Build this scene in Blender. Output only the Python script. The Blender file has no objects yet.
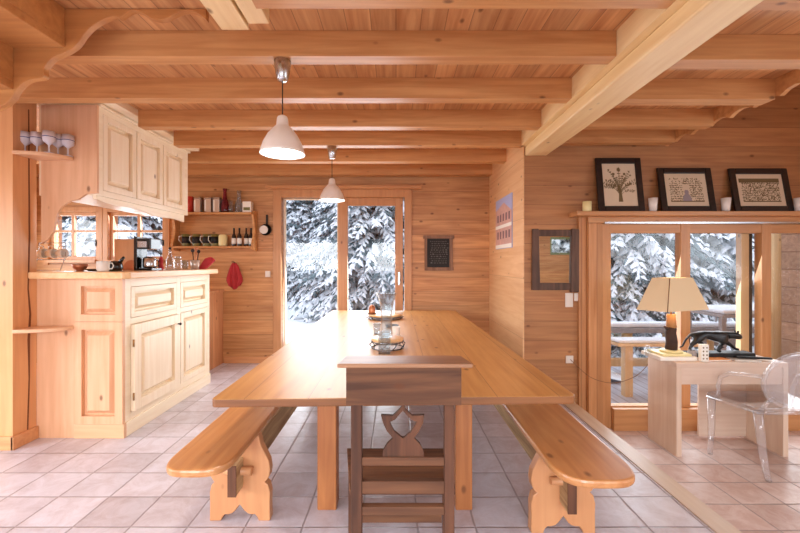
import bpy, bmesh, math, random
from mathutils import Vector, Matrix, noise
PI = math.pi
R = random.Random(7)
C = bpy.context.scene.collection
H = 1.4          # eye height
F = 400.0        # focal length in pixels of an 800 px wide picture

def PX(x, d): return (x-396.0)*d/F
def PZ(y, d): return H-(y-263.0)*d/F
def P(x, y, d): return Vector((PX(x, d), d, PZ(y, d)))

def lin(c):
    return tuple(((v/255.0)/12.92 if v/255.0 <= 0.04045 else ((v/255.0+0.055)/1.055)**2.4) for v in c)+(1.0,)

# ------------------------------------------------------------------ mesh builder
OFF = {}
class MB:
    def __init__(s): s.bm = bmesh.new()
    def vf(s, vs, fs, smooth=False, mi=0):
        v = [s.bm.verts.new(p) for p in vs]
        for f in fs:
            try:
                q = s.bm.faces.new([v[i] for i in f]); q.smooth = smooth; q.material_index = mi
            except ValueError: pass
        return s
    def box(s, x0, x1, y0, y1, z0, z1, mi=0):
        if x0 > x1: x0, x1 = x1, x0
        if y0 > y1: y0, y1 = y1, y0
        if z0 > z1: z0, z1 = z1, z0
        vs = [(x, y, z) for z in (z0, z1) for y in (y0, y1) for x in (x0, x1)]
        return s.vf(vs, [(0,2,3,1),(4,5,7,6),(0,1,5,4),(2,6,7,3),(0,4,6,2),(1,3,7,5)], mi=mi)
    def hexa(s, b, t, mi=0):          # two quads in the same turning order
        vs = list(b)+list(t)
        return s.vf(vs, [(3,2,1,0),(4,5,6,7)]+[(i,(i+1)%4,(i+1)%4+4,i+4) for i in range(4)], mi=mi)
    def boxm(s, m, u0, u1, v0, v1, w0, w1, ins=0.0, mi=0):   # box in a mapped frame, top inset by ins
        b = [m(u0,v0,w0),m(u1,v0,w0),m(u1,v1,w0),m(u0,v1,w0)]
        t = [m(u0+ins,v0+ins,w1),m(u1-ins,v0+ins,w1),m(u1-ins,v1-ins,w1),m(u0+ins,v1-ins,w1)]
        return s.hexa(b, t, mi)
    def lathe(s, c, prof, n=24, smooth=True, axis='Z', sx=1.0, rot=0.0, mi=0, sy=1.0):
        rings = []
        for r, z in prof:
            ring = []
            for i in range(n):
                a = 2*PI*i/n+rot
                p = (r*math.cos(a)*sx, r*math.sin(a)*sy, z)
                if axis == 'Y': p = (p[0], z, p[1])
                if axis == 'X': p = (z, p[0], p[1])
                ring.append(s.bm.verts.new((c[0]+p[0], c[1]+p[1], c[2]+p[2])))
            rings.append(ring)
        for a, b in zip(rings, rings[1:]):
            for i in range(n):
                q = s.bm.faces.new((a[i], a[(i+1)%n], b[(i+1)%n], b[i])); q.smooth = smooth; q.material_index = mi
        for ring, rv in ((rings[0], True), (rings[-1], False)):
            if prof[0 if rv else -1][0] > 1e-5:
                q = s.bm.faces.new(ring[::-1] if rv else ring); q.material_index = mi
        return s
    def tube(s, pts, r, n=8, smooth=True, mi=0):
        pts = [Vector(p) for p in pts]; rings = []
        for i, p in enumerate(pts):
            t = (pts[min(i+1, len(pts)-1)]-pts[max(i-1, 0)])
            if t.length < 1e-9: t = Vector((0,0,1))
            t.normalize()
            up = Vector((0,0,1)) if abs(t.z) < 0.9 else Vector((0,1,0))
            a = t.cross(up).normalized(); b = t.cross(a)
            rr = r[i] if isinstance(r, (list, tuple)) else r
            rings.append([s.bm.verts.new(p+a*rr*math.cos(2*PI*k/n)+b*rr*math.sin(2*PI*k/n)) for k in range(n)])
        for A, B in zip(rings, rings[1:]):
            for k in range(n):
                q = s.bm.faces.new((A[k], A[(k+1)%n], B[(k+1)%n], B[k])); q.smooth = smooth; q.material_index = mi
        for ring in (rings[0][::-1], rings[-1]):
            q = s.bm.faces.new(ring); q.material_index = mi
        return s
    def prism(s, poly, m, w0, w1, mi=0, si=None):      # closed outline in (u,v), swept in w
        n = len(poly)
        a = [s.bm.verts.new(m(u, v, w0)) for u, v in poly]
        b = [s.bm.verts.new(m(u, v, w1)) for u, v in poly]
        for f in (a[::-1], b):
            q = s.bm.faces.new(f); q.material_index = mi
        for i in range(n):
            q = s.bm.faces.new((a[i], a[(i+1)%n], b[(i+1)%n], b[i])); q.material_index = mi if si is None else si
        return s
    def ball(s, c, r, sx=1, sy=1, sz=1, n=12, mi=0):
        prof = [(max(1e-6, r*math.sin(PI*i/(n//2+2)))*1.0, -r*math.cos(PI*i/(n//2+2))*sz) for i in range(n//2+3)]
        return s.lathe(c, prof, n, True, 'Z', sx, 0, mi, sy)
    def build(s, name, mat, parent=None, bevel=0.0, subsurf=0, recalc=True):
        if recalc: bmesh.ops.recalc_face_normals(s.bm, faces=s.bm.faces[:])
        off = OFF.get(parent.name, Vector((0,0,0))) if parent else Vector((0,0,0))
        if parent: bmesh.ops.translate(s.bm, verts=s.bm.verts[:], vec=-off)
        me = bpy.data.meshes.new(name); s.bm.to_mesh(me); s.bm.free()
        for mm in (mat if isinstance(mat, (list, tuple)) else [mat]): me.materials.append(mm)
        o = bpy.data.objects.new(name, me); C.objects.link(o)
        if parent: o.parent = parent; OFF[o.name] = off
        if bevel:
            b = o.modifiers.new('bevel', 'BEVEL'); b.width = bevel; b.segments = 2
            b.limit_method = 'ANGLE'; b.angle_limit = 0.7; b.harden_normals = False
        if subsurf:
            b = o.modifiers.new('sub', 'SUBSURF'); b.levels = subsurf; b.render_levels = subsurf
        return o

XY = lambda z: (lambda u, v, w: (u, v, z+w))
FACEY = lambda y: (lambda u, v, w: (u, y-w, v))      # u=X v=Z, outward to -Y
FACEX = lambda x: (lambda u, v, w: (x+w, u, v))      # u=Y v=Z, outward to +X
UP = lambda z: (lambda u, v, w: (u, v, z+w))

def tag(o, label, cat, group=None, kind=None):
    if label: o['label'] = label
    if cat: o['category'] = cat
    if group: o['group'] = group
    if kind: o['kind'] = kind
    return o
def thing(name, loc, label, cat, group=None, rz=0.0, kind=None):
    o = bpy.data.objects.new(name, None); C.objects.link(o); o.empty_display_size = 0.05
    o.location = loc; OFF[o.name] = Vector(loc)
    return tag(o, label, cat, group, kind)
def local(name, label, cat, group=None):       # built about its own origin, moved after
    o = thing(name, (0,0,0), label, cat, group); return o
def copy_tree(o, parent=None):
    c = o.copy(); C.objects.link(c)
    if parent: c.parent = parent
    for ch in [k for k in bpy.data.objects if k.parent == o]: copy_tree(ch, c)
    return c
def struct(o, label=None, cat=None):
    o['kind'] = 'structure'
    if label: o['label'] = label; o['category'] = cat or 'structure'
    return o

# ------------------------------------------------------------------ materials
def newmat(name):
    m = bpy.data.materials.new(name); m.use_nodes = True
    nt = m.node_tree
    return m, nt, nt.nodes['Principled BSDF']
def plain(name, c, rough=0.5, metal=0.0, emit=None, es=0, coat=0.0, noisy=0.0, trans=0.0, ior=1.45):
    m, nt, b = newmat(name)
    b.inputs['Base Color'].default_value = lin(c); b.inputs['Roughness'].default_value = rough
    b.inputs['Metallic'].default_value = metal; b.inputs['Coat Weight'].default_value = coat
    b.inputs['Transmission Weight'].default_value = trans; b.inputs['IOR'].default_value = ior
    if emit: b.inputs['Emission Color'].default_value = lin(emit); b.inputs['Emission Strength'].default_value = es
    if noisy:
        N = nt.nodes.new; L = nt.links.new
        tc = N('ShaderNodeTexCoord'); n = N('ShaderNodeTexNoise'); n.inputs['Scale'].default_value = 14; n.inputs['Detail'].default_value = 5
        mx = N('ShaderNodeMix'); mx.data_type = 'RGBA'; mx.blend_type = 'MULTIPLY'; mx.inputs[0].default_value = noisy
        mx.inputs[6].default_value = lin(c); L(tc.outputs['Object'], n.inputs['Vector'])
        cr = N('ShaderNodeValToRGB'); cr.color_ramp.elements[0].position = 0.3; cr.color_ramp.elements[1].position = 0.7
        cr.color_ramp.elements[0].color = (.35,.35,.35,1)
        L(n.outputs['Fac'], cr.inputs[0]); L(cr.outputs[0], mx.inputs[7]); L(mx.outputs[2], b.inputs['Base Color'])
    return m
def mth(nt, op, a, b=None, c=None, clamp=False):
    n = nt.nodes.new('ShaderNodeMath'); n.operation = op; n.use_clamp = clamp
    for i, v in enumerate((a, b, c)):
        if v is None: continue
        if isinstance(v, (int, float)): n.inputs[i].default_value = v
        else: nt.links.new(v, n.inputs[i])
    return n.outputs[0]
def mixc(nt, fac, a, b, mode='MIX'):
    n = nt.nodes.new('ShaderNodeMix'); n.data_type = 'RGBA'; n.blend_type = mode
    for i, v in ((0, fac), (6, a), (7, b)):
        if isinstance(v, (int, float)): n.inputs[i].default_value = v
        elif isinstance(v, tuple): n.inputs[i].default_value = v
        else: nt.links.new(v, n.inputs[i])
    return n.outputs[2]
def ramp(nt, src, p0, p1, c0=(0,0,0,1), c1=(1,1,1,1)):
    n = nt.nodes.new('ShaderNodeValToRGB'); e = n.color_ramp.elements
    e[0].position = p0; e[1].position = p1; e[0].color = c0; e[1].color = c1
    nt.links.new(src, n.inputs[0]); return n.outputs[0]

def wood(name, base, dark, axis='X', plank=None, paxis='Z', seam=0.0025, rough=0.42, knots=1.0, grain=1.0, var=0.25, coat=0.0, off=0.0, knotc=(96,52,24)):
    """axis: the way the grain runs; plank: board width along paxis."""
    m, nt, bs = newmat(name); N = nt.nodes.new; L = nt.links.new
    tc = N('ShaderNodeTexCoord'); sep = N('ShaderNodeSeparateXYZ'); L(tc.outputs['Object'], sep.inputs[0])
    oi = N('ShaderNodeObjectInfo')
    comp = {'X': sep.outputs[0], 'Y': sep.outputs[1], 'Z': sep.outputs[2]}
    rnd = mth(nt, 'MULTIPLY', oi.outputs['Random'], 37.0)
    cell = None; seamv = None
    if plank:
        w = mth(nt, 'ADD', mth(nt, 'DIVIDE', comp[paxis], plank), off+100.0)
        cell = mth(nt, 'FLOOR', w); fr = mth(nt, 'FRACT', w)
        wn = N('ShaderNodeTexWhiteNoise'); wn.noise_dimensions = '1D'; L(cell, wn.inputs['W'])
        rnd = mth(nt, 'ADD', rnd, mth(nt, 'MULTIPLY', wn.outputs['Value'], 23.0))
        d = mth(nt, 'MINIMUM', fr, mth(nt, 'SUBTRACT', 1.0, fr))
        seamv = mth(nt, 'LESS_THAN', mth(nt, 'MULTIPLY', d, plank), seam)
    def sc(g, c, gs, cs): return mth(nt, 'ADD', mth(nt, 'MULTIPLY', c, gs if g else cs), rnd)
    def vec(gs, cs):
        cb = N('ShaderNodeCombineXYZ')
        for i, ax in enumerate('XYZ'): L(sc(ax == axis, comp[ax], gs, cs), cb.inputs[i])
        return cb.outputs[0]
    n1 = N('ShaderNodeTexNoise'); n1.inputs['Scale'].default_value = 1.0; n1.inputs['Detail'].default_value = 5; n1.inputs['Distortion'].default_value = 0.6
    L(vec(1.2, 26.0), n1.inputs['Vector'])
    n2 = N('ShaderNodeTexNoise'); n2.inputs['Scale'].default_value = 1.0; n2.inputs['Detail'].default_value = 3; n2.inputs['Distortion'].default_value = 1.4
    L(vec(1.3, 9.0), n2.inputs['Vector'])
    g = mth(nt, 'ADD', mth(nt, 'MULTIPLY', ramp(nt, n1.outputs['Fac'], .35, .68), .55*grain), mth(nt, 'MULTIPLY', ramp(nt, n2.outputs['Fac'], .32, .7), .45*grain))
    col = mixc(nt, g, lin(base), lin(dark))
    if plank:
        v = mth(nt, 'ADD', mth(nt, 'MULTIPLY', wn.outputs['Value'], var), 1-var*0.6)
        hs = N('ShaderNodeHueSaturation'); L(col, hs.inputs['Color']); L(v, hs.inputs['Value']); col = hs.outputs[0]
    if knots:
        vo = N('ShaderNodeTexVoronoi'); vo.inputs['Scale'].default_value = 1.0; vo.inputs['Randomness'].default_value = 1.0
        L(vec(5.5, 9.5), vo.inputs['Vector'])
        k = ramp(nt, vo.outputs['Distance'], 0.07, 0.17, (1,1,1,1), (0,0,0,1))
        # only some cells carry a knot
        sc2 = N('ShaderNodeSeparateColor'); L(vo.outputs['Color'], sc2.inputs[0])
        k = mth(nt, 'MULTIPLY', k, mth(nt, 'GREATER_THAN', sc2.outputs[0], 1-.30*knots))
        col = mixc(nt, mth(nt, 'MULTIPLY', k, .75), col, lin(knotc))
    if seamv is not None:
        col = mixc(nt, mth(nt, 'MULTIPLY', seamv, .55), col, lin((92, 52, 28)))
    L(col, bs.inputs['Base Color'])
    bs.inputs['Roughness'].default_value = rough; bs.inputs['Coat Weight'].default_value = coat; bs.inputs['Coat Roughness'].default_value = .22
    bp = N('ShaderNodeBump'); bp.inputs['Strength'].default_value = .16; bp.inputs['Distance'].default_value = .004
    hgt = n1.outputs['Fac']
    if seamv is not None: hgt = mth(nt, 'SUBTRACT', n1.outputs['Fac'], mth(nt, 'MULTIPLY', seamv, 2.0))
    L(hgt, bp.inputs['Height']); L(bp.outputs[0], bs.inputs['Normal'])
    return m

def tiles(name, base, alt, x0, y0, sx, sy, rough=.33):
    m, nt, bs = newmat(name); N = nt.nodes.new; L = nt.links.new
    tc = N('ShaderNodeTexCoord'); sep = N('ShaderNodeSeparateXYZ'); L(tc.outputs['Object'], sep.inputs[0])
    wob = N('ShaderNodeTexNoise'); wob.inputs['Scale'].default_value = 7; L(tc.outputs['Object'], wob.inputs['Vector'])
    wv = mth(nt, 'MULTIPLY', mth(nt, 'SUBTRACT', wob.outputs['Fac'], .5), .03)
    u = mth(nt, 'ADD', mth(nt, 'DIVIDE', mth(nt, 'SUBTRACT', sep.outputs[0], x0), sx), mth(nt, 'ADD', wv, 50.0))
    v = mth(nt, 'ADD', mth(nt, 'DIVIDE', mth(nt, 'SUBTRACT', sep.outputs[1], y0), sy), mth(nt, 'ADD', wv, 50.0))
    def edge(q, s):
        f = mth(nt, 'FRACT', q); return mth(nt, 'MULTIPLY', mth(nt, 'MINIMUM', f, mth(nt, 'SUBTRACT', 1.0, f)), s)
    d = mth(nt, 'MINIMUM', edge(u, sx), edge(v, sy))
    gr = ramp(nt, d, .0025, .0065, (1,1,1,1), (0,0,0,1))
    cb = N('ShaderNodeCombineXYZ'); L(mth(nt, 'FLOOR', u), cb.inputs[0]); L(mth(nt, 'FLOOR', v), cb.inputs[1])
    wn = N('ShaderNodeTexWhiteNoise'); L(cb.outputs[0], wn.inputs['Vector'])
    n = N('ShaderNodeTexNoise'); n.inputs['Scale'].default_value = 6.5; n.inputs['Detail'].default_value = 9; n.inputs['Roughness'].default_value = .72; n.inputs['Distortion'].default_value = .8
    L(tc.outputs['Object'], n.inputs['Vector'])
    f = mth(nt, 'ADD', mth(nt, 'MULTIPLY', wn.outputs['Value'], .5), mth(nt, 'MULTIPLY', ramp(nt, n.outputs['Fac'], .40, .62), .55))
    col = mixc(nt, f, lin(base), lin(alt))
    sep2 = N('ShaderNodeSeparateColor'); L(wn.outputs['Color'], sep2.inputs[0])
    hs = N('ShaderNodeHueSaturation'); L(col, hs.inputs['Color']); L(mth(nt, 'ADD', mth(nt, 'MULTIPLY', sep2.outputs[1], .16), .92), hs.inputs['Value'])
    col = mixc(nt, mth(nt, 'MULTIPLY', gr, .75), hs.outputs[0], lin((132, 118, 118)))
    L(col, bs.inputs['Base Color'])
    L(mth(nt, 'ADD', mth(nt, 'MULTIPLY', n.outputs['Fac'], .25), rough-.1), bs.inputs['Roughness'])
    bp = N('ShaderNodeBump'); bp.inputs['Strength'].default_value = .5; bp.inputs['Distance'].default_value = .006
    L(mth(nt, 'SUBTRACT', mth(nt, 'MULTIPLY', n.outputs['Fac'], .5), gr), bp.inputs['Height']); L(bp.outputs[0], bs.inputs['Normal'])
    return m

def facing(nt, lo, hi):
    l = nt.nodes.new('ShaderNodeLayerWeight'); l.inputs[0].default_value = .5
    return mth(nt, 'ADD', mth(nt, 'MULTIPLY', mth(nt, 'POWER', l.outputs['Facing'], 2.5), hi), lo)
def pane_mat(name='window_glass', tint=(1,1,1,1), refl=.06):
    m = bpy.data.materials.new(name); m.use_nodes = True; nt = m.node_tree; nt.nodes.clear()
    N = nt.nodes.new; o = N('ShaderNodeOutputMaterial'); t = N('ShaderNodeBsdfTransparent'); g = N('ShaderNodeBsdfGlossy')
    t.inputs[0].default_value = tint
    g.inputs['Roughness'].default_value = 0.02; mx = N('ShaderNodeMixShader'); lw = facing(nt, .03, .5)
    nt.links.new(lw, mx.inputs[0]); nt.links.new(t.outputs[0], mx.inputs[1]); nt.links.new(g.outputs[0], mx.inputs[2]); nt.links.new(mx.outputs[0], o.inputs[0])
    return m

OR = (222,162,112); ORD = (190,118,70)
M = {}
M['wallX'] = wood('pine_wall_boards', (218,165,110), (172,112,64), 'X', .2, 'Z', rough=.45, var=.22)
M['wallY'] = wood('pine_side_wall_boards', (238,196,148), (220,168,118), 'Y', .62, 'Z', seam=.0015, rough=.42, var=.08, knots=1.0)  # pale smooth boards; window light on the return wall partly put into the colour
M['wallV'] = wood('pine_upright_boards', (222,166,120), (192,128,84), 'Z', .16, 'X', rough=.45, var=.12)
M['wallVY'] = wood('pine_upright_boards_side', (222,166,120), (190,124,80), 'Z', .16, 'Y', rough=.45, var=.12)
M['pier'] = wood('pine_pier_board', (228,172,120), (204,142,92), 'Z', rough=.4, knots=.7, grain=.7)
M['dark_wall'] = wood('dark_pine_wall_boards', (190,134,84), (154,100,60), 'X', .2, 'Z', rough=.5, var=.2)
M['ceil'] = wood('pine_ceiling_boards', (222,172,120), (174,114,68), 'Y', .14, 'X', rough=.5, var=.25)
M['beam'] = wood('pine_beam', (214,160,104), (176,115,64), 'X', rough=.45, knots=1.0, grain=.9)
M['lbeam'] = wood('pale_pine_beam', (242,216,166), (222,186,130), 'Y', rough=.45, knots=.9, grain=.8)
M['stairw'] = wood('stair_pine', (200,142,84), (172,112,62), 'X', rough=.42, knots=.5)
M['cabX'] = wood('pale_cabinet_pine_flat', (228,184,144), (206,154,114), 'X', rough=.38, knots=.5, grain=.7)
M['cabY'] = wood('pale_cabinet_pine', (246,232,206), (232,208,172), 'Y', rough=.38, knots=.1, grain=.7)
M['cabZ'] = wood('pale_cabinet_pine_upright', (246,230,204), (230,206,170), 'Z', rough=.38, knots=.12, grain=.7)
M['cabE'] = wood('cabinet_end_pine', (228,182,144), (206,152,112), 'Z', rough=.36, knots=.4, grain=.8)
M['top'] = wood('counter_wood', (240,200,150), (222,172,118), 'Y', rough=.3, knots=.4)
M['table'] = wood('golden_table_wood', (208,156,94), (180,124,66), 'Y', .30, 'X', seam=.0018, rough=.42, knots=.9, var=.1, coat=.12, grain=.9, off=.38)
M['tleg'] = wood('table_leg_wood', (186,122,72), (152,90,50), 'Z', rough=.4, knots=.6)
M['bench'] = wood('golden_bench_wood', (206,150,96), (178,116,66), 'Y', rough=.33, knots=1.2, coat=.2)
M['bleg'] = wood('pale_bench_leg_wood', (206,150,104), (184,122,80), 'Z', rough=.4, knots=.5, grain=.7)
M['bark'] = wood('rough_barky_board', (206,176,130), (140,108,74), 'Y', rough=.7, knots=.8, grain=1.3)
M['old'] = wood('old_brown_chair_wood', (122,80,52), (72,42,25), 'X', rough=.78, knots=.4, grain=1.2)
M['oldZ'] = wood('old_brown_chair_post', (112,70,46), (66,38,24), 'Z', rough=.78, knots=.4, grain=1.2)
M['frame'] = wood('window_frame_pine', (204,150,100), (178,120,74), 'Z', rough=.38, knots=.3, grain=.8)
M['frameX'] = wood('window_frame_pine_flat', (204,150,100), (178,120,74), 'X', rough=.38, knots=.3, grain=.8)
M['desk'] = wood('limed_desk_wood', (226,204,184), (208,178,154), 'Z', rough=.4, knots=.2, grain=.9)
M['deskX'] = wood('limed_desk_wood_flat', (228,206,188), (210,180,158), 'X', rough=.35, knots=.2, grain=.9)
M['mirrorw'] = wood('old_grey_brown_wood', (112,80,62), (74,50,38), 'Z', rough=.6, knots=.5, grain=1.3)
M['strip'] = wood('floor_strip_wood', (204,182,158), (182,152,126), 'Y', rough=.35, knots=.1, grain=.7)
M['base'] = wood('baseboard_pine', (224,168,118), (200,138,92), 'X', rough=.42, knots=.3)
M['logs'] = wood('exterior_log_boards', (188,150,122), (140,104,84), 'X', .22, 'Z', seam=.008, rough=.6)
M['tile'] = tiles('terracotta_grey_tiles', (208,204,214), (178,164,168), -2.018, 3.218, .305, .274, .30)
M['tile2'] = tiles('terracotta_red_tiles', (212,196,190), (184,150,136), 1.80, 3.337, .305, .275, .30)
M['glass'] = pane_mat()
def thin_clear(name, body, white, ior):
    m = bpy.data.materials.new(name); m.use_nodes = True; nt = m.node_tree; nt.nodes.clear(); N = nt.nodes.new; L = nt.links.new
    o = N('ShaderNodeOutputMaterial'); t = N('ShaderNodeBsdfTransparent'); g = N('ShaderNodeBsdfGlossy'); d = N('ShaderNodeBsdfDiffuse')
    t.inputs[0].default_value = body; g.inputs['Roughness'].default_value = .06; d.inputs[0].default_value = (.9,.92,1,1)
    a = N('ShaderNodeMixShader'); a.inputs[0].default_value = white; L(t.outputs[0], a.inputs[1]); L(d.outputs[0], a.inputs[2])
    f = facing(nt, ior[0], ior[1]); b = N('ShaderNodeMixShader')
    L(f, b.inputs[0]); L(a.outputs[0], b.inputs[1]); L(g.outputs[0], b.inputs[2]); L(b.outputs[0], o.inputs[0]); return m
M['clear'] = thin_clear('clear_glass', (.84,.87,.88,1), .05, (.06, .75))
M['acrylic'] = thin_clear('clear_acrylic', (.99,.995,1,1), .13, (.07, .9))
M['pinkglass'] = plain('pink_glass', (214,96,110), .05, trans=.85, ior=1.3)
M['frost'] = plain('frosted_white_glass', (236,232,240), .35, trans=.25)
M['white'] = plain('white_enamel', (228,218,208), .3)
M['offw'] = plain('white_ceramic', (236,228,220), .25, noisy=.08)
M['blue'] = plain('blue_glaze', (92,100,150), .4)
M['black'] = plain('black_gloss', (18,18,20), .22, coat=.5)
M['blackm'] = plain('black_matte', (26,24,24), .6)
M['frameb'] = wood('black_brown_picture_frame', (48,34,28), (26,18,16), 'X', rough=.35, knots=0)
M['chrome'] = plain('brushed_steel', (196,196,198), .25, 1.0)
M['iron'] = plain('dark_iron', (60,54,50), .45, .8)
M['brass'] = plain('worn_brass', (170,130,80), .4, .9)
M['bulb'] = plain('lit_opal_diffuser', (255,250,240), .5, emit=(255,246,232), es=9)
M['cream'] = plain('cream_lampshade', (232,208,168), .8)
M['mirror'] = plain('mirror_glass', (225,228,222), .02, 1.0)
M['snow'] = plain('snow', (240,243,250), .9, noisy=.0)
M['needle'] = plain('hazed_spruce_needles', (104,122,128), .9, noisy=.25)  # distance haze put into the needle colour, so paler and bluish
M['trunk'] = plain('bark', (92,76,66), .9, noisy=.6)
M['red'] = plain('red_cloth', (186,52,56), .85, noisy=.3)
M['redbox'] = plain('red_tin', (196,60,44), .4)
M['green'] = plain('olive_glaze', (128,122,70), .35, noisy=.2)
M['wine'] = plain('dark_bottle_glass', (30,24,26), .12, coat=.5)
M['paper'] = plain('paper', (240,236,226), .8)
M['linen'] = plain('ecru_print_paper', (214,192,164), .8, noisy=.05)
M['ink'] = plain('sepia_ink', (112,92,60), .8)
M['mauve'] = plain('mauve_ink', (150,136,140), .8)
M['wax'] = plain('cream_candle_wax', (232,218,160), .45)
M['log'] = plain('dark_birch_bark', (74,52,42), .8, noisy=.6)
M['logtop'] = plain('stripped_birch_wood', (196,138,84), .6, noisy=.3)
M['silver'] = plain('pale_silver_tin', (204,190,178), .35, .5)
M['board'] = wood('cutting_board_wood', (214,164,122), (190,136,96), 'Z', rough=.45, knots=0)
M['sky_blue'] = plain('printed_blue_sky', (172,178,216), .5)
M['pinkp'] = plain('printed_pink_facade', (216,172,160), .5, noisy=.3)
M['dkp'] = plain('printed_dark_windows', (120,92,100), .5)
M['grail'] = plain('weathered_grey_wood', (170,164,166), .8, noisy=.3)
M['lpost'] = wood('pale_post_wood', (226,190,140), (206,164,112), 'Z', rough=.5, knots=.3)
M['deckm'] = wood('wet_grey_deck_boards', (214,212,222), (180,178,188), 'Y', .14, 'X', seam=.008, rough=.35, knots=0)  # snowy wet boards, with the sky's reflection put into the pale colour
M['sage'] = plain('sage_green_paint', (150,168,128), .5)
M['orange'] = plain('orange_paper', (226,150,84), .7)
M['cord'] = plain('brown_cord', (130,90,60), .6)
M['slate'] = plain('slate', (30,28,28), .6, noisy=.2)
M['chalk'] = plain('chalk', (120,118,116), .9)
M['copper'] = plain('copper', (186,120,86), .35, .7)

# ------------------------------------------------------------------ room shell
YF = 5.6      # back wall
YW = 4.13     # wall carrying the mirror
XC = 1.32     # return wall between them
ZC = 2.75     # ceiling underside
def wall_holes(mb, m, u0, u1, v0, v1, holes, w0, w1):
    us = sorted({u0, u1, *[h[0] for h in holes], *[h[1] for h in holes]})
    vs = sorted({v0, v1, *[h[2] for h in holes], *[h[3] for h in holes]})
    for a, b in zip(us, us[1:]):
        run = None
        for c, d in list(zip(vs, vs[1:]))+[(None, None)]:
            solid = c is not None and not any(h[0]-1e-6 <= a and b <= h[1]+1e-6 and h[2]-1e-6 <= c and d <= h[3]+1e-6 for h in holes)
            if solid:
                run = (run[0], d) if run else (c, d)
            elif run:
                mb.boxm(m, a, b, run[0], run[1], w0, w1); run = None
DX0, DX1, DZ = PX(281.5, YF), PX(404.5, YF), PZ(197.5, YF)
w1 = (PX(49, YF), PX(99.5, YF)); w2 = (PX(107, YF), PX(165, YF)); WZ0, WZ1 = PZ(260, YF), PZ(212, YF)
mb = MB()
wall_holes(mb, FACEY(YF), -5.2, XC+.2, 0, ZC+.1, [(DX0, DX1, 0, DZ), (w1[0], w1[1], WZ0, WZ1), (w2[0], w2[1], WZ0, WZ1)], -.22, 0)
struct(mb.build('wall_back', M['wallX']))
mb = MB()
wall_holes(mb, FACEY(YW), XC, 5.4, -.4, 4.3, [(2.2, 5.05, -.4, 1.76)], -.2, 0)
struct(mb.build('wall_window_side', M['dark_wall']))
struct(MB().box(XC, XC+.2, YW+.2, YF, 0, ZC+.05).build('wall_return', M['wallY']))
struct(MB().box(XC-.014, XC, YW-.012, YF, 0, ZC).build('trim_7', M['wallY']))
# corner post of the return wall, pale
LWIN = (-.9, 2.3, .75, 2.25); LWIN2 = (3.7, 5.2, 1.05, 2.15)
mb = MB(); wall_holes(mb, FACEX(-5.2), -2.7, YF+.22, 0, ZC+.1, [LWIN, LWIN2], -.2, 0)
struct(mb.build('wall_left', M['wallY']))
BW = [(-4.0, -1.6, .7, 2.3), (-.9, 1.5, .7, 2.3), (4.14, 4.81, 1.62, 2.1), (2.4, 3.6, .1, 2.3)]
mb = MB(); wall_holes(mb, lambda u, v, w: (u, -2.5-w, v), -5.4, 5.4, -.4, 4.3, BW, 0, .2)
struct(mb.build('wall_behind', M['wallX']))
RW = (-1.6, 2.2, .9, 2.5)
mb = MB(); wall_holes(mb, lambda u, v, w: (5.2+w, u, v), -2.7, YW, -.4, 4.3, [RW], 0, .2)
struct(mb.build('wall_right', M['wallY']))
# pier at the kitchen entrance
XP = -2.875
struct(MB().box(-5.2, XP, 3.0, 3.2, 0, ZC).build('wall_kitchen_pier', [M['pier']]))
mb = MB().box(-5.2, XP+.02, 2.982, 3.0, 0, .10).box(XP, XP+.018, 2.982, 3.2, 0, .10)
struct(mb.build('baseboard_pier', M['base'], bevel=.003))
mb = MB()      # natural crack board running up the pier side
mb.prism([(3.115,.1),(3.13,.5),(3.12,.8),(3.135,1.0),(3.12,1.2),(3.13,1.6),(3.125,2.6),(3.133,2.6),(3.142,1.6),(3.13,1.2),(3.15,1.0),(3.14,.8),(3.14,.5),(3.125,.1)], FACEX(XP), 0, .003)
struct(mb.build('trim_6', plain('dark_crack', (120,70,40), .8)))
# low panelled half wall past the cabinets
mb = MB().box(-2.95, -2.42, 4.78, YF, 0, 1.0).box(-2.97, -2.40, 4.77, YF, 1.0, 1.03)
struct(mb.build('wall_kitchen_half', M['wallVY'], bevel=.003))
struct(MB().box(XC-.03, XC-.014, YW, YF, 0, .09).box(-2.4, DX0-.12, YF-.015, YF, 0, .09).box(DX1+.12, XC-.03, YF-.015, YF, 0, .09).build('baseboard_back', M['base'], bevel=.002))
XS0, XS1 = 1.66, 1.79
struct(MB().box(-5.4, XS0, -2.7, YF+.22, -.1, 0).build('floor', M['tile']))
ZL = -.28
struct(MB().box(XS1, 5.4, -2.7, 4.33, ZL-.1, ZL).build('floor.001', M['tile2']))
mb = MB().box(XS0, XS1, -2.7, 4.13, ZL-.1, .006)
struct(mb.build('trim_1', M['strip'], bevel=.002))
XFAS = 2.78
struct(MB().box(-5.4, XFAS, -2.7, YF+.22, ZC, ZC+.12).build('ceiling', M['ceil']))
struct(MB().box(XFAS, 5.4, -2.7, 4.33, 4.2, 4.3).build('ceiling.001', M['ceil']))
# scalloped fascia under the loft edge
poly = [(-2.6, 4.2), (-2.6, 2.605)]
y = -2.6; 
while y < YW-.05:
    for t in range(0, 8):
        yy = y+.44*t/8
        if yy < YW: poly.append((yy, 2.612+.035*abs(math.sin(PI*t/4))**.8))
    y += .44
poly += [(YW, 2.605), (YW, 4.2)]
struct(MB().prism(poly, FACEX(XFAS), 0, .035).build('trim_2', M['beam']))

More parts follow.
